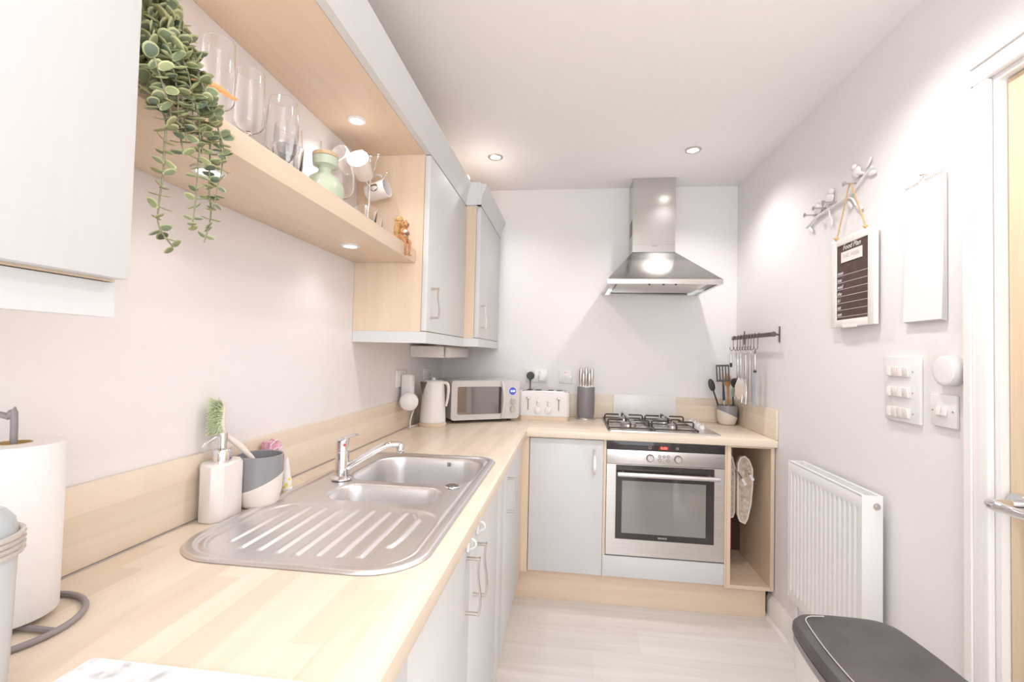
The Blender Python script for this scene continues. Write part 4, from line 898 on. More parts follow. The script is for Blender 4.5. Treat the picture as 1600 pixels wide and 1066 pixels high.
ST = dict(
a=[(0.285, -2.535, 1.654), (0.285, -2.515, 1.631), (0.285, -2.515, 1.589), (0.285, -2.515, 1.551), (0.285, -2.52, 1.505), (0.285, -2.517, 1.476), (0.285, -2.493, 1.454)],
b=[(0.289, -2.476, 1.687), (0.289, -2.459, 1.636), (0.289, -2.459, 1.584), (0.289, -2.461, 1.535), (0.289, -2.465, 1.49)],
c=[(0.285, -2.455, 1.725), (0.285, -2.438, 1.685), (0.285, -2.432, 1.618), (0.285, -2.431, 1.564), (0.285, -2.425, 1.52), (0.285, -2.436, 1.475)],
d=[(0.293, -2.457, 1.686), (0.293, -2.432, 1.673), (0.293, -2.415, 1.61), (0.293, -2.423, 1.567), (0.293, -2.429, 1.53)],
e=[(0.281, -2.505, 1.707), (0.281, -2.489, 1.651), (0.281, -2.485, 1.624), (0.281, -2.478, 1.599)],
f=[(0.293, -2.5, 1.727), (0.293, -2.48, 1.684), (0.293, -2.477, 1.635)],
g=[(0.282, -2.477, 1.764), (0.297, -2.473, 1.718), (0.297, -2.453, 1.692), (0.297, -2.434, 1.664), (0.297, -2.413, 1.622)],
h=[(0.271, -2.506, 1.752), (0.293, -2.515, 1.706), (0.293, -2.505, 1.67), (0.293, -2.503, 1.629)],
i=[(0.297, -2.55, 1.701), (0.297, -2.537, 1.675), (0.297, -2.524, 1.649), (0.297, -2.515, 1.62)],
j=[(0.251, -2.518, 1.749), (0.277, -2.533, 1.702), (0.277, -2.525, 1.681), (0.277, -2.515, 1.651)],
k=[(0.221, -2.445, 1.828), (0.255, -2.46, 1.78), (0.273, -2.461, 1.749), (0.273, -2.436, 1.729)],
l=[(0.218, -2.451, 1.836), (0.251, -2.466, 1.788), (0.281, -2.483, 1.735), (0.281, -2.477, 1.702), (0.281, -2.47, 1.672)],
m=[(0.218, -2.476, 1.817), (0.248, -2.492, 1.774), (0.281, -2.511, 1.72), (0.281, -2.502, 1.691)],
n=[(0.218, -2.492, 1.809), (0.244, -2.508, 1.77), (0.274, -2.528, 1.727)],
o=[(0.252, -2.498, 1.773), (0.282, -2.513, 1.733), (0.289, -2.507, 1.701), (0.289, -2.492, 1.67), (0.289, -2.487, 1.645), (0.289, -2.483, 1.614)],
p=[(0.285, -2.496, 1.737), (0.285, -2.477, 1.712), (0.285, -2.461, 1.676), (0.285, -2.45, 1.641), (0.285, -2.448, 1.611)])
rr = random.Random(11)
def leaf(t, base, out, nrm, R):
    out = out.normalized(); nrm = (nrm-out*nrm.dot(out)).normalized(); sd = out.cross(nrm); n = 12
    c = base+out*R; ctr = t.verts.new(c-nrm*R*0.12); r1 = []; r2_ = []
    for i in range(n):
        a = 2*PI*i/n; dx, dy = math.cos(a), math.sin(a)
        wob = 1+0.05*math.sin(3*a+rr.random()); sx = 0.92
        r1.append(t.verts.new(c+out*dx*R*0.80*wob+sd*dy*R*0.80*sx*wob-nrm*R*0.04)); r2_.append(t.verts.new(c+out*dx*R*wob+sd*dy*R*sx*wob+nrm*R*0.10*rr.uniform(0.3, 1.5)))
    for i in range(n):
        j = (i+1) % n; t.faces.new((ctr, r1[i], r1[j])).material_index = 1
        t.faces.new((r1[i], r2_[i], r2_[j], r1[j])).material_index = 2
root = Vector((0.150, -2.480, SH+0.085))
for key, pts in ST.items():
    P = [Vector(p) for p in pts]
    st0 = root+Vector((rr.uniform(-.03, .03), rr.uniform(-.05, .05), rr.uniform(-.01, 0.02)))
    top_ = (st0+P[0])/2+Vector((0.0, 0, 0.035+0.4*max(0, P[0].z-1.72)))
    path = crom([st0, top_]+P, 8)
    b = B(); b.tube(path, [0.0017, 0.0010], 6)
    t = bmesh.new(); acc = 0; L = sum((path[i+1]-path[i]).length for i in range(len(path)-1)); run = 0; nxt = 0.012; rot = rr.random()*6
    for i in range(len(path)-1):
        seg = path[i+1]-path[i]; run += seg.length
        if run >= nxt:
            fr = run/L; nxt += 0.0135+0.004*rr.random(); d = seg.normalized(); o1 = d.orthogonal().normalized()
            o1 = Matrix.Rotation(rot, 3, d) @ o1; rot += PI/2+rr.uniform(-.5, .5)
            R = (0.0138 if key not in 'abcd' else 0.0118)*(1.05-0.42*fr)*rr.uniform(0.82, 1.15)
            for s_ in (1, -1):
                out = (o1*s_+Vector((0, 0, rr.uniform(-0.2, 0.25)))-d*rr.uniform(-0.1, 0.25))
                nr = (-d*0.55+Vector((rr.uniform(-.4, 1.1), rr.uniform(-1.2, .3), rr.uniform(0, .5))))
                leaf(t, path[i+1], out, nr, R)
    me = bpy.data.meshes.new('t'); t.to_mesh(me); t.free(); b.bm.from_mesh(me); bpy.data.meshes.remove(me)
    v = obj('vine', b, ['stemg', 'leaf', 'leafedge'], pt)
# crown of leaves filling the planter top
t = bmesh.new(); b = B()
for i in range(110):
    a = rr.random()*2*PI; r = 0.075*math.sqrt(rr.random()); c = Vector((0.165+r*math.cos(a)*0.9, -2.490+r*math.sin(a)*0.75, SH+0.085+rr.uniform(0, 0.055)+0.02*(0.075-r)/0.075))
    leaf(t, c, Vector((math.cos(a), math.sin(a), rr.uniform(-.6, .4))), Vector((rr.uniform(-.2, .9), rr.uniform(-.9, .2), rr.uniform(.2, 1))), rr.uniform(0.011, 0.015))
me = bpy.data.meshes.new('t'); t.to_mesh(me); t.free(); b.bm.from_mesh(me); bpy.data.meshes.remove(me)
cr = obj('leaf_crown', b, ['stemg', 'leaf', 'leafedge'], pt); cr['kind'] = 'stuff'
b = B(); b.tube([(0.20, -2.385, SH+0.062), (0.232, -2.365, SH+0.058), (0.245, -2.338, SH+0.052), (0.240, -2.322, SH+0.060)], [0.008, 0.0015], 10, smooth=4)
M['amber'] = mat('amber_glass', (0.85, 0.48, 0.20), 0.1)
tag(obj('curved_ornament', b, 'amber', origin=(0.23, -2.35, SH+0.05)), 'small amber pointed ornament poking out beside the plant', 'ornament')

# ============================================================ RIGHT WALL
# radiator
rx0, rx1, ry0, ry1, rz0, rz1 = 1.822, 1.884, -1.425, -0.91, 0.285, 0.872
rd = thing('radiator', 'white ribbed panel radiator on the right wall', 'radiator', (1.86, -1.17, rz0))
M['rad'] = mat('white_radiator_enamel', (0.84, 0.82, 0.81), 0.3)
t = bmesh.new(); npt = 16; prof = []
step = (ry1-ry0-0.03)/npt
prof.append((ry0+0.002, 0.0)); 
for i in range(npt):
    c = ry0+0.015+step*(i+0.5)
    prof += [(c-step*0.32, 0.0), (c-step*0.20, 0.006), (c+step*0.20, 0.006), (c+step*0.32, 0.0)]
prof.append((ry1-0.002, 0.0))
zs = [rz0, rz0+0.035, rz0+0.055, rz1-0.060, rz1-0.042, rz1-0.006, rz1]
am = [0, 0, 1, 1, 0, 0, 0]
g = [[t.verts.new((rx0+dp*a+(0.004 if k in (0, 6) else 0), y, z)) for y, dp in prof] for k, (z, a) in enumerate(zip(zs, am))]
for a in range(len(zs)-1):
    for i in range(len(prof)-1): t.faces.new((g[a][i], g[a][i+1], g[a+1][i+1], g[a+1][i]))
b = B(); b._merge(t); b.box(rx0+0.009, rx0+0.012, ry0+0.002, ry1-0.002, rz0, rz1-0.001); obj('front_panel', b, 'rad', rd)
obj('back_panel', B().box(rx1-0.012, rx1, ry0+0.002, ry1-0.002, rz0+0.01, rz1-0.010, 0.002), 'rad', rd)
for a, b2 in ((ry0-0.002, ry0+0.0015), (ry1-0.0015, ry1+0.002)): obj('side_cover', B().box(rx0-0.001, rx1+0.001, a, b2, rz0+0.005, rz1+0.003, 0.0012), 'rad', rd)
tgr = B()
for a, b2 in ((rx0, rx0+0.012), (rx1-0.012, rx1)): tgr.box(a, b2, ry0+0.002, ry1-0.002, rz1+0.0005, rz1+0.003)
for i in range(36): y = ry0+0.012+i*(ry1-ry0-0.02)/36; tgr.box(rx0+0.012, rx1-0.012, y, y+0.004, rz1+0.0005, rz1+0.002)
obj('top_grille', tgr, 'rad', rd)
obj('air_vent', B().lathe([(0, 0.006), (0.005, 0.006), (0.005, 0.0035), (0.0105, 0.003), (0.012, 0)], (rx1-0.018, ry0-0.0021, rz1-0.032), 20, mtx=Matrix.Rotation(PI/2, 4, 'X')), 'nickel', rd)
obj('wall_bracket', B().box(rx1+0.001, RW-0.0005, -1.33, -1.30, 0.35, 0.84).box(rx1+0.001, RW-0.0005, -1.03, -1.00, 0.35, 0.84), 'rad', rd)
obj('pipe', B().tube([(1.85, -0.93, 0.286), (1.85, -0.93, 0.20), (1.85, -0.93, 0.0005)], 0.0075, 12).tube([(1.85, -1.40, 0.286), (1.85, -1.40, 0.20), (1.85, -1.40, 0.0005)], 0.0075, 12), 'rad', rd)
# pedal bin
bx0, bx1, by0, by1 = 1.440, 1.680, -2.230, -1.785
bn = thing('waste_bin', 'tall pale kitchen bin with black lid in front of the radiator', 'bin', (1.56, -2.0, 0))
M['binbody'] = mat('pale_bin_metal', (0.80, 0.76, 0.73), 0.35); M['lidblack'] = noisy(mat('scuffed_black_lid', (0.085, 0.075, 0.078), 0.45), (9, 9, 9), 0.25)
def bulge(x0, x1, y0, y1, bl, rc, n=6):
    """rounded rectangle with slightly bowed long sides"""
    o = []
    for x, y in rrect(x0, x1, y0, y1, rc, n): o.append((x, y))
    cx, cy = (x0+x1)/2, (y0+y1)/2; hy_ = (y1-y0)/2; hx_ = (x1-x0)/2; r = []
    # densify the long edges
    pts = []
    for i in range(len(o)):
        a, c = o[i], o[(i+1) % len(o)]; k = 10 if i % (n+1) == n else 1
        for q in range(k): pts.append((a[0]+(c[0]-a[0])*q/k, a[1]+(c[1]-a[1])*q/k))
    for x, y in pts: r.append((x+bl*(1 if x > cx else -1)*(1-((y-cy)/hy_)**2)*min(1, abs(x-cx)/(hx_*0.6)), y+bl*0.5*(1 if y > cy else -1)*(1-((x-cx)/hx_)**2)*min(1, abs(y-cy)/(hy_*0.6))))
    return r
def loft(rings, cap0=True, cap1=True):
    t = bmesh.new(); V = [[t.verts.new(p) for p in r] for r in rings]
    for a in range(len(V)-1):
        for i in range(len(V[a])): j = (i+1) % len(V[a]); t.faces.new((V[a][i], V[a][j], V[a+1][j], V[a+1][i]))
    if cap0: t.faces.new(V[0])
    if cap1: t.faces.new(V[-1])
    bmesh.ops.recalc_face_normals(t, faces=t.faces); b = B(); b._merge(t); return b
def bring(ins, z, bl=0.020): return [(x, y, z) for x, y in bulge(bx0+ins, bx1-ins, by0+ins, by1-ins, bl, 0.045-min(0.02, ins))]
obj('body', loft([bring(0.018, 0.001), bring(0.012, 0.03), bring(0.006, 0.60)]), 'binbody', bn)
obj('rim', loft([bring(0.004, 0.6005), bring(0.001, 0.606), bring(0.001, 0.622), bring(0.010, 0.6225)]), 'kgrey', bn)
def lring(ins, z):
    return [(x, y, z+0.016*(1-((x-1.56)/0.14)**2)) for x, y, _ in bring(ins, 0)]
# lid: shallow dome, centre fan
rings = [bring(0.004, 0.6235), bring(-0.002, 0.630), bring(-0.001, 0.645), bring(0.006, 0.654)]
for s_ in (0.016, 0.03, 0.05, 0.07, 0.088): rings.append([(x, y, 0.654+0.010*math.sin(min(1, s_/0.1)*PI/2)) for x, y, _ in bring(s_, 0, 0.020*(1-s_/0.12))])
lid = obj('lid', loft(rings), 'lidblack', bn)
M['lidline'] = mat('pale_line', (0.62, 0.56, 0.52), 0.5)
ln = [(x, y, 0.6605) for x, y, _ in bring(0.024, 0, 0.018)]
ln = [p for p in ln if p[0] < 1.50 or p[1] > by1-0.03]; ln = [p for p in ln if p[0] < 1.52]
ln.sort(key=lambda p: (p[1], p[0]))
obj('lid_line', B().tube(ln, 0.0013, 6), 'lidline', lid)
# hanging food-plan board
fbx = RW-0.022; yA, yB, zA, zB = -1.130, -1.391, 1.442, 1.782      # left/right/bottom/top
fbd = thing('meal_planner_board', 'white-framed blackboard meal planner hanging by a jute rope', 'sign', (fbx, -1.26, zA))
M['distress'] = noisy(mat('chalky_white_frame', (0.84, 0.80, 0.76), 0.6), (40, 40, 40), 0.04)
fw = 0.034; b = B()
b.box(fbx-0.006, fbx+0.010, yB, yB+fw, zA, zB, 0.002).box(fbx-0.006, fbx+0.010, yA-fw, yA, zA, zB, 0.002).box(fbx-0.006, fbx+0.010, yB+fw, yA-fw, zA, zA+0.028, 0.002).box(fbx-0.006, fbx+0.010, yB+fw, yA-fw, zB-0.028, zB, 0.002)
b.box(fbx-0.009, fbx-0.0062, -1.30, -1.21, zA-0.004, zA+0.006, 0.001)
obj('frame', b, 'distress', fbd)
M['slate'] = noisy(mat('chalkboard_brown_black', (0.085, 0.050, 0.042), 0.7), (25, 25, 25), 0.25)
slate = obj('chalkboard', B().box(fbx-0.002, fbx+0.004, yB+fw-0.002, yA-fw+0.002, zA+0.026, zB-0.026), 'slate', fbd)
M['chalk'] = mat('chalk_white', (0.85, 0.80, 0.77), 0.8)
fx = fbx-0.0026
text('heading', 'Food Plan', 0.027, (fx, -1.258, zB-0.040), '-X', 'chalk', slate, shear=0.25)
obj('week_label', B().box(fbx-0.0045, fbx-0.0022, -1.322, -1.195, zB-0.096, zB-0.056), 'chalk', slate)
text('week_text', 'THIS WEEK', 0.021, (fbx-0.0050, -1.258, zB-0.074), '-X', 'lidline', slate)
for i, dname in enumerate(('mon', 'tue', 'wed', 'thu', 'fri', 'sat', 'sun')):
    z = zB-0.142-0.0262*i
    text('day_name', dname, 0.020, (fx, yA-fw-0.004, z+0.008), '-X', 'chalk', slate, align='LEFT', shear=0.35)
    obj('ruled_line', B().box(fbx-0.0028, fbx-0.0021, yB+fw, yA-fw-0.002, z-0.0026, z-0.0014), 'chalk', slate)
pegp = Vector((1.874, -1.262, 1.965))
for y in (-1.165, -1.345):
    obj('rope_knot', B().ell((fbx-0.004, y, zB+0.004), (0.006, 0.009, 0.007), 10).tube([(fbx-0.006, y, zB), (fbx-0.008, y+0.012, zB+0.010)], 0.0022, 6), 'rope', fbd)
obj('rope', B().tube([(fbx-0.003, -1.165, zB+0.004), (1.873, -1.257, 1.966), (1.873, -1.262, 1.970), (1.873, -1.267, 1.966), (fbx-0.003, -1.345, zB+0.004)], 0.0024, 8), 'rope', fbd)
# bird coat hook
bhk = thing('bird_wall_hook', 'white branch-shaped wall hook with three birds and metal pegs', 'wall hook', (RW, -1.1, 1.93))
M['whitehook'] = mat('white_cast_metal', (0.85, 0.82, 0.81), 0.45)
hx_ = RW-0.010
obj('branch', B().tube([(hx_, -0.90, 1.905), (hx_, -0.98, 1.925), (hx_, -1.08, 1.930), (hx_, -1.16, 1.935), (hx_, -1.23, 1.945), (hx_, -1.29, 1.972), (hx_, -1.35, 1.995)], [0.0065, 0.0045], 10, smooth=5)
    .tube([(hx_, -1.20, 1.938), (hx_, -1.235, 1.92), (hx_, -1.26, 1.885)], [0.005, 0.003], 8, smooth=4).tube([(hx_, -1.08, 1.928), (hx_, -1.085, 1.89)], [0.005, 0.003], 8), 'whitehook', bhk)
for y, z, tl in ((-1.000, 1.958, 1), (-1.085, 1.972, 1), (-1.262, 2.010, -1)):
    bb = B().ell((hx_, y, z), (0.010, 0.024, 0.022), 14).ell((hx_-0.002, y-0.012*tl, z+0.024), (0.009, 0.013, 0.012), 12)
    bb.tube([(hx_, y+0.012*tl, z-0.006), (hx_, y+0.045*tl, z-0.022)], [0.010, 0.004], 8).cyl((hx_-0.002, y-0.022*tl, z+0.023), (hx_-0.002, y-0.033*tl, z+0.021), 0.0035, 0.0005, 8)
    obj('bird', bb, 'whitehook', bhk)
for y, z, a in ((-1.325, 2.020, 0.7), (-1.345, 1.975, -0.2), (-1.215, 1.905, -0.9), (-1.275, 1.875, -0.4), (-1.09, 1.875, -1.5), (-0.93, 1.885, -0.8)):
    obj('leaf', B().ell((hx_+0.002, y, z), (0.0035, 0.024, 0.010), 12, Matrix.Rotation(-a, 4, 'X')), 'whitehook', bhk)
for y, z in ((-0.972, 1.938), (-1.045, 1.945), (-1.120, 1.945), (-1.262, 1.968)):
    obj('peg', B().cyl((RW-0.004, y, z), (RW-0.050, y, z), 0.0034, seg=12).lathe([(0, 0), (0.008, 0), (0.009, 0.002), (0.009, 0.005), (0, 0.006)], (RW-0.050, y, z), 14, mtx=Matrix.Rotation(-PI/2, 4, 'Y')), 'nickel', bhk)
# calendar
cal = thing('wall_calendar', 'blank white spiral-bound calendar hanging on the right wall', 'calendar', (RW-0.006, -1.59, 1.44))
M['page'] = mat('white_paper', (0.87, 0.84, 0.83), 0.7)
for i in range(6):
    fr_, bk_ = [], []
    for k in range(13):
        f = k/12; z = 1.856-(0.418+0.001*i)*f; xx = RW-0.0040-0.0011*(5-i)-0.0013*(5-i)*f**2.5
        fr_.append((xx-0.0004, z)); bk_.append((xx, z))
    obj('page', B().prism(fr_+bk_[::-1], 'Y', -1.667+0.0006*(5-i), -1.512, 0), 'page', cal, smooth=False)
b = B()
for i in range(22):
    y = -1.518-i*0.0068
    if 9 <= i <= 11: continue
    b.tube([(RW-0.0085+0.0055*math.cos(a), y, 1.857+0.0065*math.sin(a)) for a in [2*PI*q/12 for q in range(12)]], 0.0008, 5, closed=True)
obj('spiral_binding', b, 'nickel', cal)
obj('hanger', B().tube([(RW-0.008, -1.565, 1.862), (RW-0.008, -1.583, 1.866), (RW-0.010, -1.590, 1.876), (RW-0.008, -1.597, 1.866), (RW-0.008, -1.612, 1.862)], 0.001, 6), 'nickel', cal)
tag(obj('pin', B().cyl((RW-0.0005, -1.590, 1.874), (RW-0.016, -1.590, 1.874), 0.0012, seg=8).ell((RW-0.017, -1.590, 1.874), 0.004, 10), 'nickel', origin=(RW, -1.59, 1.874)), 'small metal pin holding up the white calendar', 'pin')
# grid switch, light switch, thermostat
gs = thing('grid_switch_panel', 'large white wall panel with three rows of rocker switches', 'switch', (RW, -1.495, 1.128))
obj('plate', B().box(RW-0.011, RW-0.0003, -1.573, -1.419, 1.128, 1.333, 0.003), 'gloss', gs)
for r in range(3):
    z = 1.285-0.064*r
    obj('row_frame', B().box(RW-0.0125, RW-0.0112, -1.538, -1.436, z-0.016, z+0.016, 0.0005), 'plastic', gs)
    for k in range(4):
        y = -1.448-0.0245*k; ti = 0.12 if (r, k) in ((0, 0), (0, 2), (1, 0), (1, 2), (2, 0)) else -0.12
        obj('rocker_switch', B().box(-0.004, 0.002, -0.0108, 0.0108, -0.0150, 0.0150, 0.001, 2, Matrix.Translation((RW-0.0145, y, z)) @ Matrix.Rotation(ti, 4, 'Y')), 'ceramic', gs)
    for y in (-1.430, -1.546): obj('screw', B().cyl((RW-0.0122, y, z), (RW-0.0109, y, z), 0.0026, seg=10), 'nickel', gs)
th = thing('thermostat', 'round white thermostat dial on the right wall by the door frame', 'thermostat', (RW, -1.688, 1.293))
Ry = Matrix.Rotation(-PI/2, 4, 'Y')
obj('ring', B().lathe([(0, 0), (0.041, 0), (0.042, 0.003), (0.042, 0.026), (0.040, 0.029), (0, 0.029)], (RW-0.0004, -1.688, 1.293), 44, mtx=Ry), 'mwpanel', th)
obj('face', B().lathe([(0, 0.0318), (0.030, 0.0315), (0.038, 0.0305), (0.0395, 0.0292)], (RW-0.0004, -1.688, 1.293), 44, mtx=Ry), 'plastic', th)
ls = thing('light_switch', 'white double light switch below the round thermostat', 'switch', (RW, -1.66, 1.139))
obj('plate', B().box(RW-0.010, RW-0.0003, -1.704, -1.612, 1.136, 1.226, 0.003), 'gloss', ls)
for y in (-1.647, -1.667): obj('rocker_switch', B().box(-0.003, 0.002, -0.0088, 0.0088, -0.013, 0.013, 0.001, 2, Matrix.Translation((RW-0.0122, y, 1.181)) @ Matrix.Rotation(0.15, 4, 'Y')), 'ceramic', ls)
for y in (-1.622, -1.694): obj('screw', B().cyl((RW-0.0112, y, 1.181), (RW-0.0098, y, 1.181), 0.0026, seg=10), 'nickel', ls)

# ============================================================ UTENSIL RAIL AND UTENSILS
M['bronzebar'] = mat('dark_bronze_bar', (0.16, 0.12, 0.11), 0.4, 0.6)
rl = thing('utensil_rail', 'dark metal rail with hooks on the right wall above the utensil pot', 'rail', (1.87, -0.33, 1.43))
obj('bar', B().box(1.862, 1.866, -0.640, -0.045, 1.430, 1.452, 0.001), 'bronzebar', rl)
for y in (-0.615, -0.140):
    obj('bracket', B().cyl((1.8665, y, 1.441), (RW-0.0035, y, 1.441), 0.005, seg=12).box(RW-0.0035, RW-0.0003, y-0.007, y+0.007, 1.402, 1.482, 0.001), 'bronzebar', rl)
obj('end_cap', B().cyl((1.864, -0.641, 1.441), (1.864, -0.646, 1.441), 0.013, seg=16), 'bronzebar', rl)
HY = [-0.085, -0.155, -0.200, -0.245, -0.285, -0.325, -0.365, -0.405, -0.460]
for y in HY:
    h = thing('s_hook', 'dark metal hook clipped over the wall rail beside other hooks', 'hook', (1.864, y, 1.36), 0, 'hooks on the utensil rail')
    obj('hook', B().tube([(1.868, y, 1.432), (1.868, y, 1.4535), (1.864, y, 1.4555), (1.860, y, 1.4535), (1.859, y, 1.43), (1.859, y, 1.378), (1.855, y, 1.368), (1.846, y, 1.366), (1.840, y, 1.374), (1.839, y, 1.386)], 0.0020, 8), 'bronzebar', h)
UX = 1.846
def hang(name, label, y, parts, cat='utensil'):
    t = thing(name, label, cat, (UX, y, 1.36))
    for n_, b_, m_ in parts(y): obj(n_, b_, m_, t)
    return t
def loopb(y, z=1.352, r=0.0085): return B().tube([(UX, y+r*math.cos(a), z+0.002+r*math.sin(a)) for a in [2*PI*q/14 for q in range(14)]], 0.0016, 6, closed=True)
hang('hanging_skewer', 'slim steel utensil with a black band on the rail hook nearest the corner', HY[0], lambda y: [('loop', loopb(y), 'chrome'),
    ('shaft', B().cyl((UX, y, 1.345), (UX, y, 1.290), 0.005, 0.005, 12).cyl((UX, y, 1.262), (UX, y, 1.12), 0.0035, 0.0025, 10), 'chrome'), ('grip', B().cyl((UX, y, 1.289), (UX, y, 1.263), 0.0075, seg=14), 'black')])
def ladle(y, zend, head, rhead, hm, w=0.0065, hx_=0.0):
    b = B().box(UX-0.0012, UX+0.0012, y-w, y+w, zend+0.02, 1.344, 0.001)
    hb_ = head(y, zend)
    return [('loop', loopb(y), 'chrome'), ('shaft', b, 'chrome'), ('head', hb_, hm)]
def bowlh(R, dz=0.0, flat=0.5): 
    return lambda y, z: B().lathe(glass_lathe([(R*math.sin(a), R*flat*(1-math.cos(a))) for a in [PI/2*i/8 for i in range(9)]], 0.0012), (UX-R*flat*0.6, y, z-R*0.4), 28, mtx=Matrix.Rotation(math.radians(48), 4, 'Z') @ Matrix.Rotation(math.radians(62), 4, 'Y'))
hang('black_ladle', 'black-headed ladle hanging on the wall rail behind the steel server', HY[2], lambda y: ladle(y, 1.175, bowlh(0.036), 0.036, 'black'))
def server(y, z):
    t = bmesh.new(); P = [(y-0.010, z+0.03), (y-0.034, z-0.015), (y-0.036, z-0.060), (y-0.020, z-0.090), (y+0.010, z-0.096), (y+0.028, z-0.070), (y+0.030, z-0.020), (y+0.012, z+0.03)]
    b = B(); b.prism([(p[0]-y, p[1]) for p in P], 'X', -0.0008, 0.0008, mtx=Matrix.Translation((UX, y, 0)) @ Matrix.Rotation(math.radians(52), 4, 'Z')); return b
hang('pie_server', 'wide polished steel serving slice hanging over the utensil pot', HY[3], lambda y: ladle(y, 1.175, server, 0, 'chrome', 0.007))
hang('potato_masher', 'steel tool with thin arms hanging from the middle hooks', HY[5], lambda y: [('loop', loopb(y), 'chrome'), ('shaft', B().box(UX-0.004, UX+0.004, y-0.009, y+0.009, 1.20, 1.344, 0.003), 'nickel'),
    ('head', B().tube([(UX, y-0.004, 1.205), (UX-0.004, y-0.026, 1.16), (UX-0.006, y-0.030, 1.10), (UX-0.006, y-0.030, 1.065), (UX-0.008, y+0.030, 1.065), (UX-0.006, y+0.030, 1.10), (UX-0.004, y+0.026, 1.16), (UX, y+0.004, 1.205)], 0.0024, 8), 'chrome')])
hang('kitchen_tongs', 'pair of long steel tongs hanging right of the masher', HY[7], lambda y: [('loop', loopb(y), 'chrome'), ('arm', B().box(UX-0.010, UX-0.008, y-0.009, y+0.009, 1.08, 1.345, 0.0009), 'nickel'), ('arm', B().box(UX+0.004, UX+0.006, y-0.009, y+0.009, 1.08, 1.345, 0.0009), 'nickel')])
M['frostblue'] = mat('translucent_pale_blade', (0.72, 0.76, 0.82), 0.2, 0.0, Transmission_Weight=0.35)
hang('palette_spatula', 'long pale translucent spatula on the rightmost hook of the rail', HY[8], lambda y: [('loop', loopb(y), 'black'), ('handle', B().box(UX-0.004, UX+0.004, y-0.009, y+0.009, 1.255, 1.345, 0.003), 'nickel'),
    ('band', B().box(UX-0.0055, UX+0.0055, y-0.011, y+0.011, 1.243, 1.2548, 0.002), 'black'), ('blade', B().prism(rrect(y-0.024, y+0.024, 1.060, 1.2428, (0.010, 0.010, 0.018, 0.018), 5), 'X', UX-0.0015, UX+0.0015), 'frostblue')])
# utensils standing in the pot
ux, uy, uz = upt[0], upt[1], upt[2]+0.012
def stand(name, label, dx, dy, top, parts): 
    t = thing(name, label, 'utensil', (ux+dx, uy+dy, uz)); parts(t, Vector((ux+dx, uy+dy, uz)), Vector(top)); return t
def p_turner(t, a, c):
    obj('handle', B().tube([a, a+(c-a)*0.45], 0.0055, 10), 'nickel', t); obj('grip', B().tube([a+(c-a)*0.455, a+(c-a)*0.75], [0.008, 0.0055], 10), 'black', t)
    d = (c-a).normalized(); b = B(); z0 = c-d*0.045; mt = axis = None
    zx = d; xx = Vector((1, -0.25, 0)); xx = (xx-zx*xx.dot(zx)).normalized(); yy = zx.cross(xx); Mx = Matrix((xx, yy, zx)).transposed().to_4x4(); Mx.translation = c
    for k in range(5): x = -0.033+0.0165*k; b.box(x-0.0042, x+0.0042, -0.0012, 0.0012, -0.040, 0.040, 0, 2, Mx)
    b.box(-0.0375, 0.0375, -0.0013, 0.0013, 0.040, 0.052, 0, 2, Mx).box(-0.0375, 0.0375, -0.0013, 0.0013, -0.052, -0.040, 0, 2, Mx).box(-0.006, 0.006, -0.0016, 0.0016, -0.085, -0.052, 0, 2, Mx)
    obj('head', b, 'black', t)
stand('slotted_turner', 'black slotted turner standing tallest in the utensil pot', -0.018, -0.020, (1.790, -0.112, 1.225), p_turner)
def p_spoon(col, hw, hh, hc='black'):
    def f(t, a, c):
        d = (c-a).normalized(); obj('handle', B().tube([a, a+(c-a)*0.5+Vector((0.004, 0, 0)), c-d*hh*0.8], [0.0055, 0.0045], 10, smooth=4), hc, t)
        q = Vector((0, 0, 1)).rotation_difference(d).to_matrix().to_4x4(); obj('head', B().ell(c, (hw, 0.007, hh), 16, q), col, t)
    return f
M['spoonwood'] = mat('orange_brown_wood', (0.55, 0.25, 0.08), 0.5); M['palewood'] = mat('pale_spoon_wood', (0.72, 0.48, 0.25), 0.6); M['sagegreen'] = mat('green_silicone', (0.30, 0.36, 0.25), 0.5)
stand('black_spoon', 'black spoon leaning out left from the utensil pot', -0.030, -0.006, (1.730, -0.098, 1.150), p_spoon('black', 0.019, 0.040))
stand('wooden_spoon', 'orange-brown wooden spoon in the middle of the utensil pot', 0.004, 0.006, (1.832, -0.075, 1.175), p_spoon('spoonwood', 0.020, 0.036, 'spoonwood'))
stand('wooden_spoon', 'pale wooden spoon at the back of the utensil pot', 0.012, 0.020, (1.842, -0.045, 1.190), p_spoon('palewood', 0.023, 0.036, 'palewood'))
stand('green_spatula', 'muted green spatula at the right of the utensil pot', 0.022, -0.010, (1.856, -0.100, 1.115), p_spoon('sagegreen', 0.009, 0.040, 'black'))

# ============================================================ IN THE OPEN END UNIT
tr = thing('towel_rail', 'two-arm pull-out towel rail with white tips inside the open unit', 'towel rail', (1.77, -0.35, 0.78))
for x0_, x1_ in ((1.744, 1.751), (1.780, 1.787)):
    dz = 0.0 if x0_ < 1.76 else 0.028
    arm = obj('arm', B().tube([(x0_, -0.346, 0.790+dz*0.2), (x1_, -0.565, 0.697+dz*0.8)], 0.0055, 12), 'chrome', tr)
    obj('tip', B().tube([(x1_, -0.566, 0.6965+dz*0.8), (x1_+0.001, -0.602, 0.683+dz*0.9)], [0.0072, 0.0075], 12), 'plastic', arm)
M['quilt'] = noisy(mat('quilted_floral_cotton', (0.58, 0.47, 0.38), 0.9), (60, 60, 60), 0.28)
nt = M['quilt'].node_tree; tcn = nt.nodes.new('ShaderNodeTexCoord'); mp = nt.nodes.new('ShaderNodeMapping'); mp.inputs['Rotation'].default_value = (math.radians(45), 0.5, 0); mp.inputs['Scale'].default_value = (26, 26, 26)
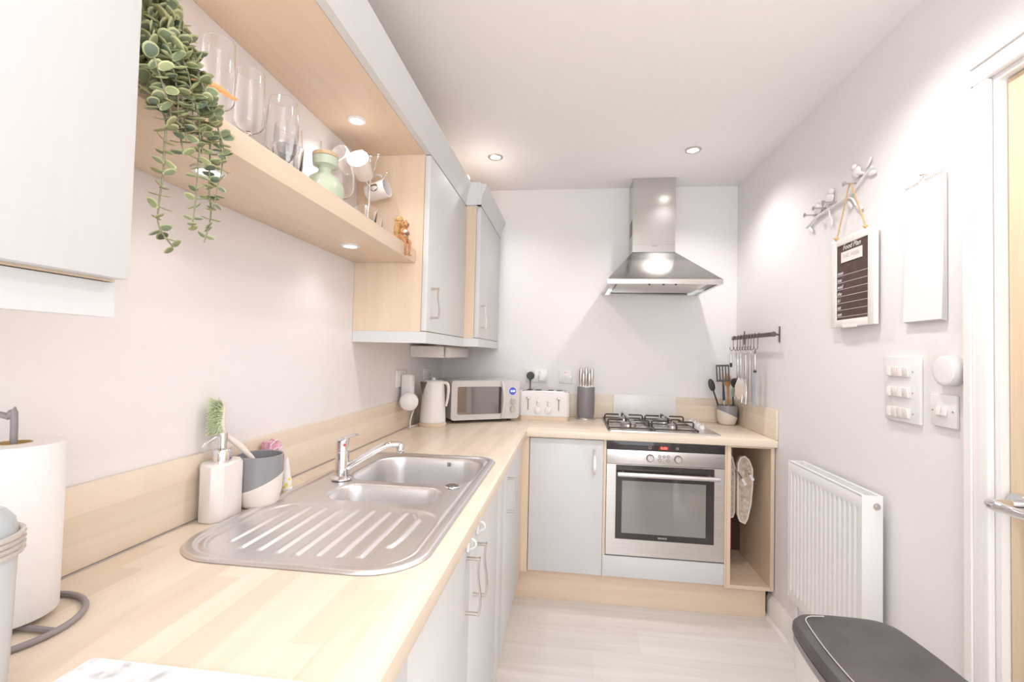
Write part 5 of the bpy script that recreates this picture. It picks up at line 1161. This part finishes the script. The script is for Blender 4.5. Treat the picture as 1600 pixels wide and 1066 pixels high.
wv = nt.nodes.new('ShaderNodeTexChecker'); wv.inputs['Scale'].default_value = 1.6; bp = nt.nodes.new('ShaderNodeBump'); bp.inputs['Strength'].default_value = 0.7; bp.inputs['Distance'].default_value = 0.004
nt.links.new(tcn.outputs['Object'], mp.inputs[0]); nt.links.new(mp.outputs[0], wv.inputs['Vector']); nt.links.new(wv.outputs['Fac'], bp.inputs['Height']); nt.links.new(bp.outputs[0], nt.nodes['Principled BSDF'].inputs['Normal'])
M['binding'] = mat('cream_binding', (0.78, 0.70, 0.62), 0.9)
gv = thing('oven_gloves', 'pair of quilted floral oven gloves hanging inside the open unit', 'oven gloves', (1.77, -0.43, 0.47))
def pad(outline, y0, y1, bev, name='glove'):
    obj(name, B().prism(outline, 'Y', y0, y1, 0), 'quilt', gv)
    obj('binding', B().tube([(x, y0-0.002, z) for x, z in outline], 0.0045, 8, closed=True), 'binding', gv)
# left glove behind, right glove nearer; their joined tops arch over the arms
pad([(1.702, 0.490), (1.718, 0.472), (1.736, 0.474), (1.744, 0.500), (1.744, 0.66), (1.742, 0.745), (1.730, 0.790), (1.712, 0.800), (1.702, 0.800)], -0.470, -0.440, 0)
pad([(1.750, 0.500), (1.760, 0.468), (1.785, 0.455), (1.797, 0.480), (1.814, 0.560), (1.821, 0.66), (1.819, 0.742), (1.803, 0.785), (1.782, 0.803), (1.762, 0.797), (1.750, 0.765), (1.748, 0.620)], -0.505, -0.475, 0)
M['redcloth'] = noisy(mat('dark_red_cloth', (0.30, 0.020, 0.020), 0.9), (2, 2, 160), 0.5); M['darkcloth'] = noisy(mat('dark_brown_cloth', (0.045, 0.020, 0.016), 0.9), (2, 2, 160), 0.4)
tag(obj('red_cloth', B().box(1.712, 1.756, -0.400, -0.394, 0.270, 0.62, 0.002), 'redcloth', origin=(1.727, -0.397, 0.27)), 'dark red cloth hanging at the left inside the open unit', 'cloth')
tag(obj('dark_cloth', B().box(1.758, 1.802, -0.392, -0.386, 0.272, 0.60, 0.002), 'darkcloth', origin=(1.777, -0.389, 0.27)), 'dark brown cloth hanging behind the oven gloves', 'cloth')
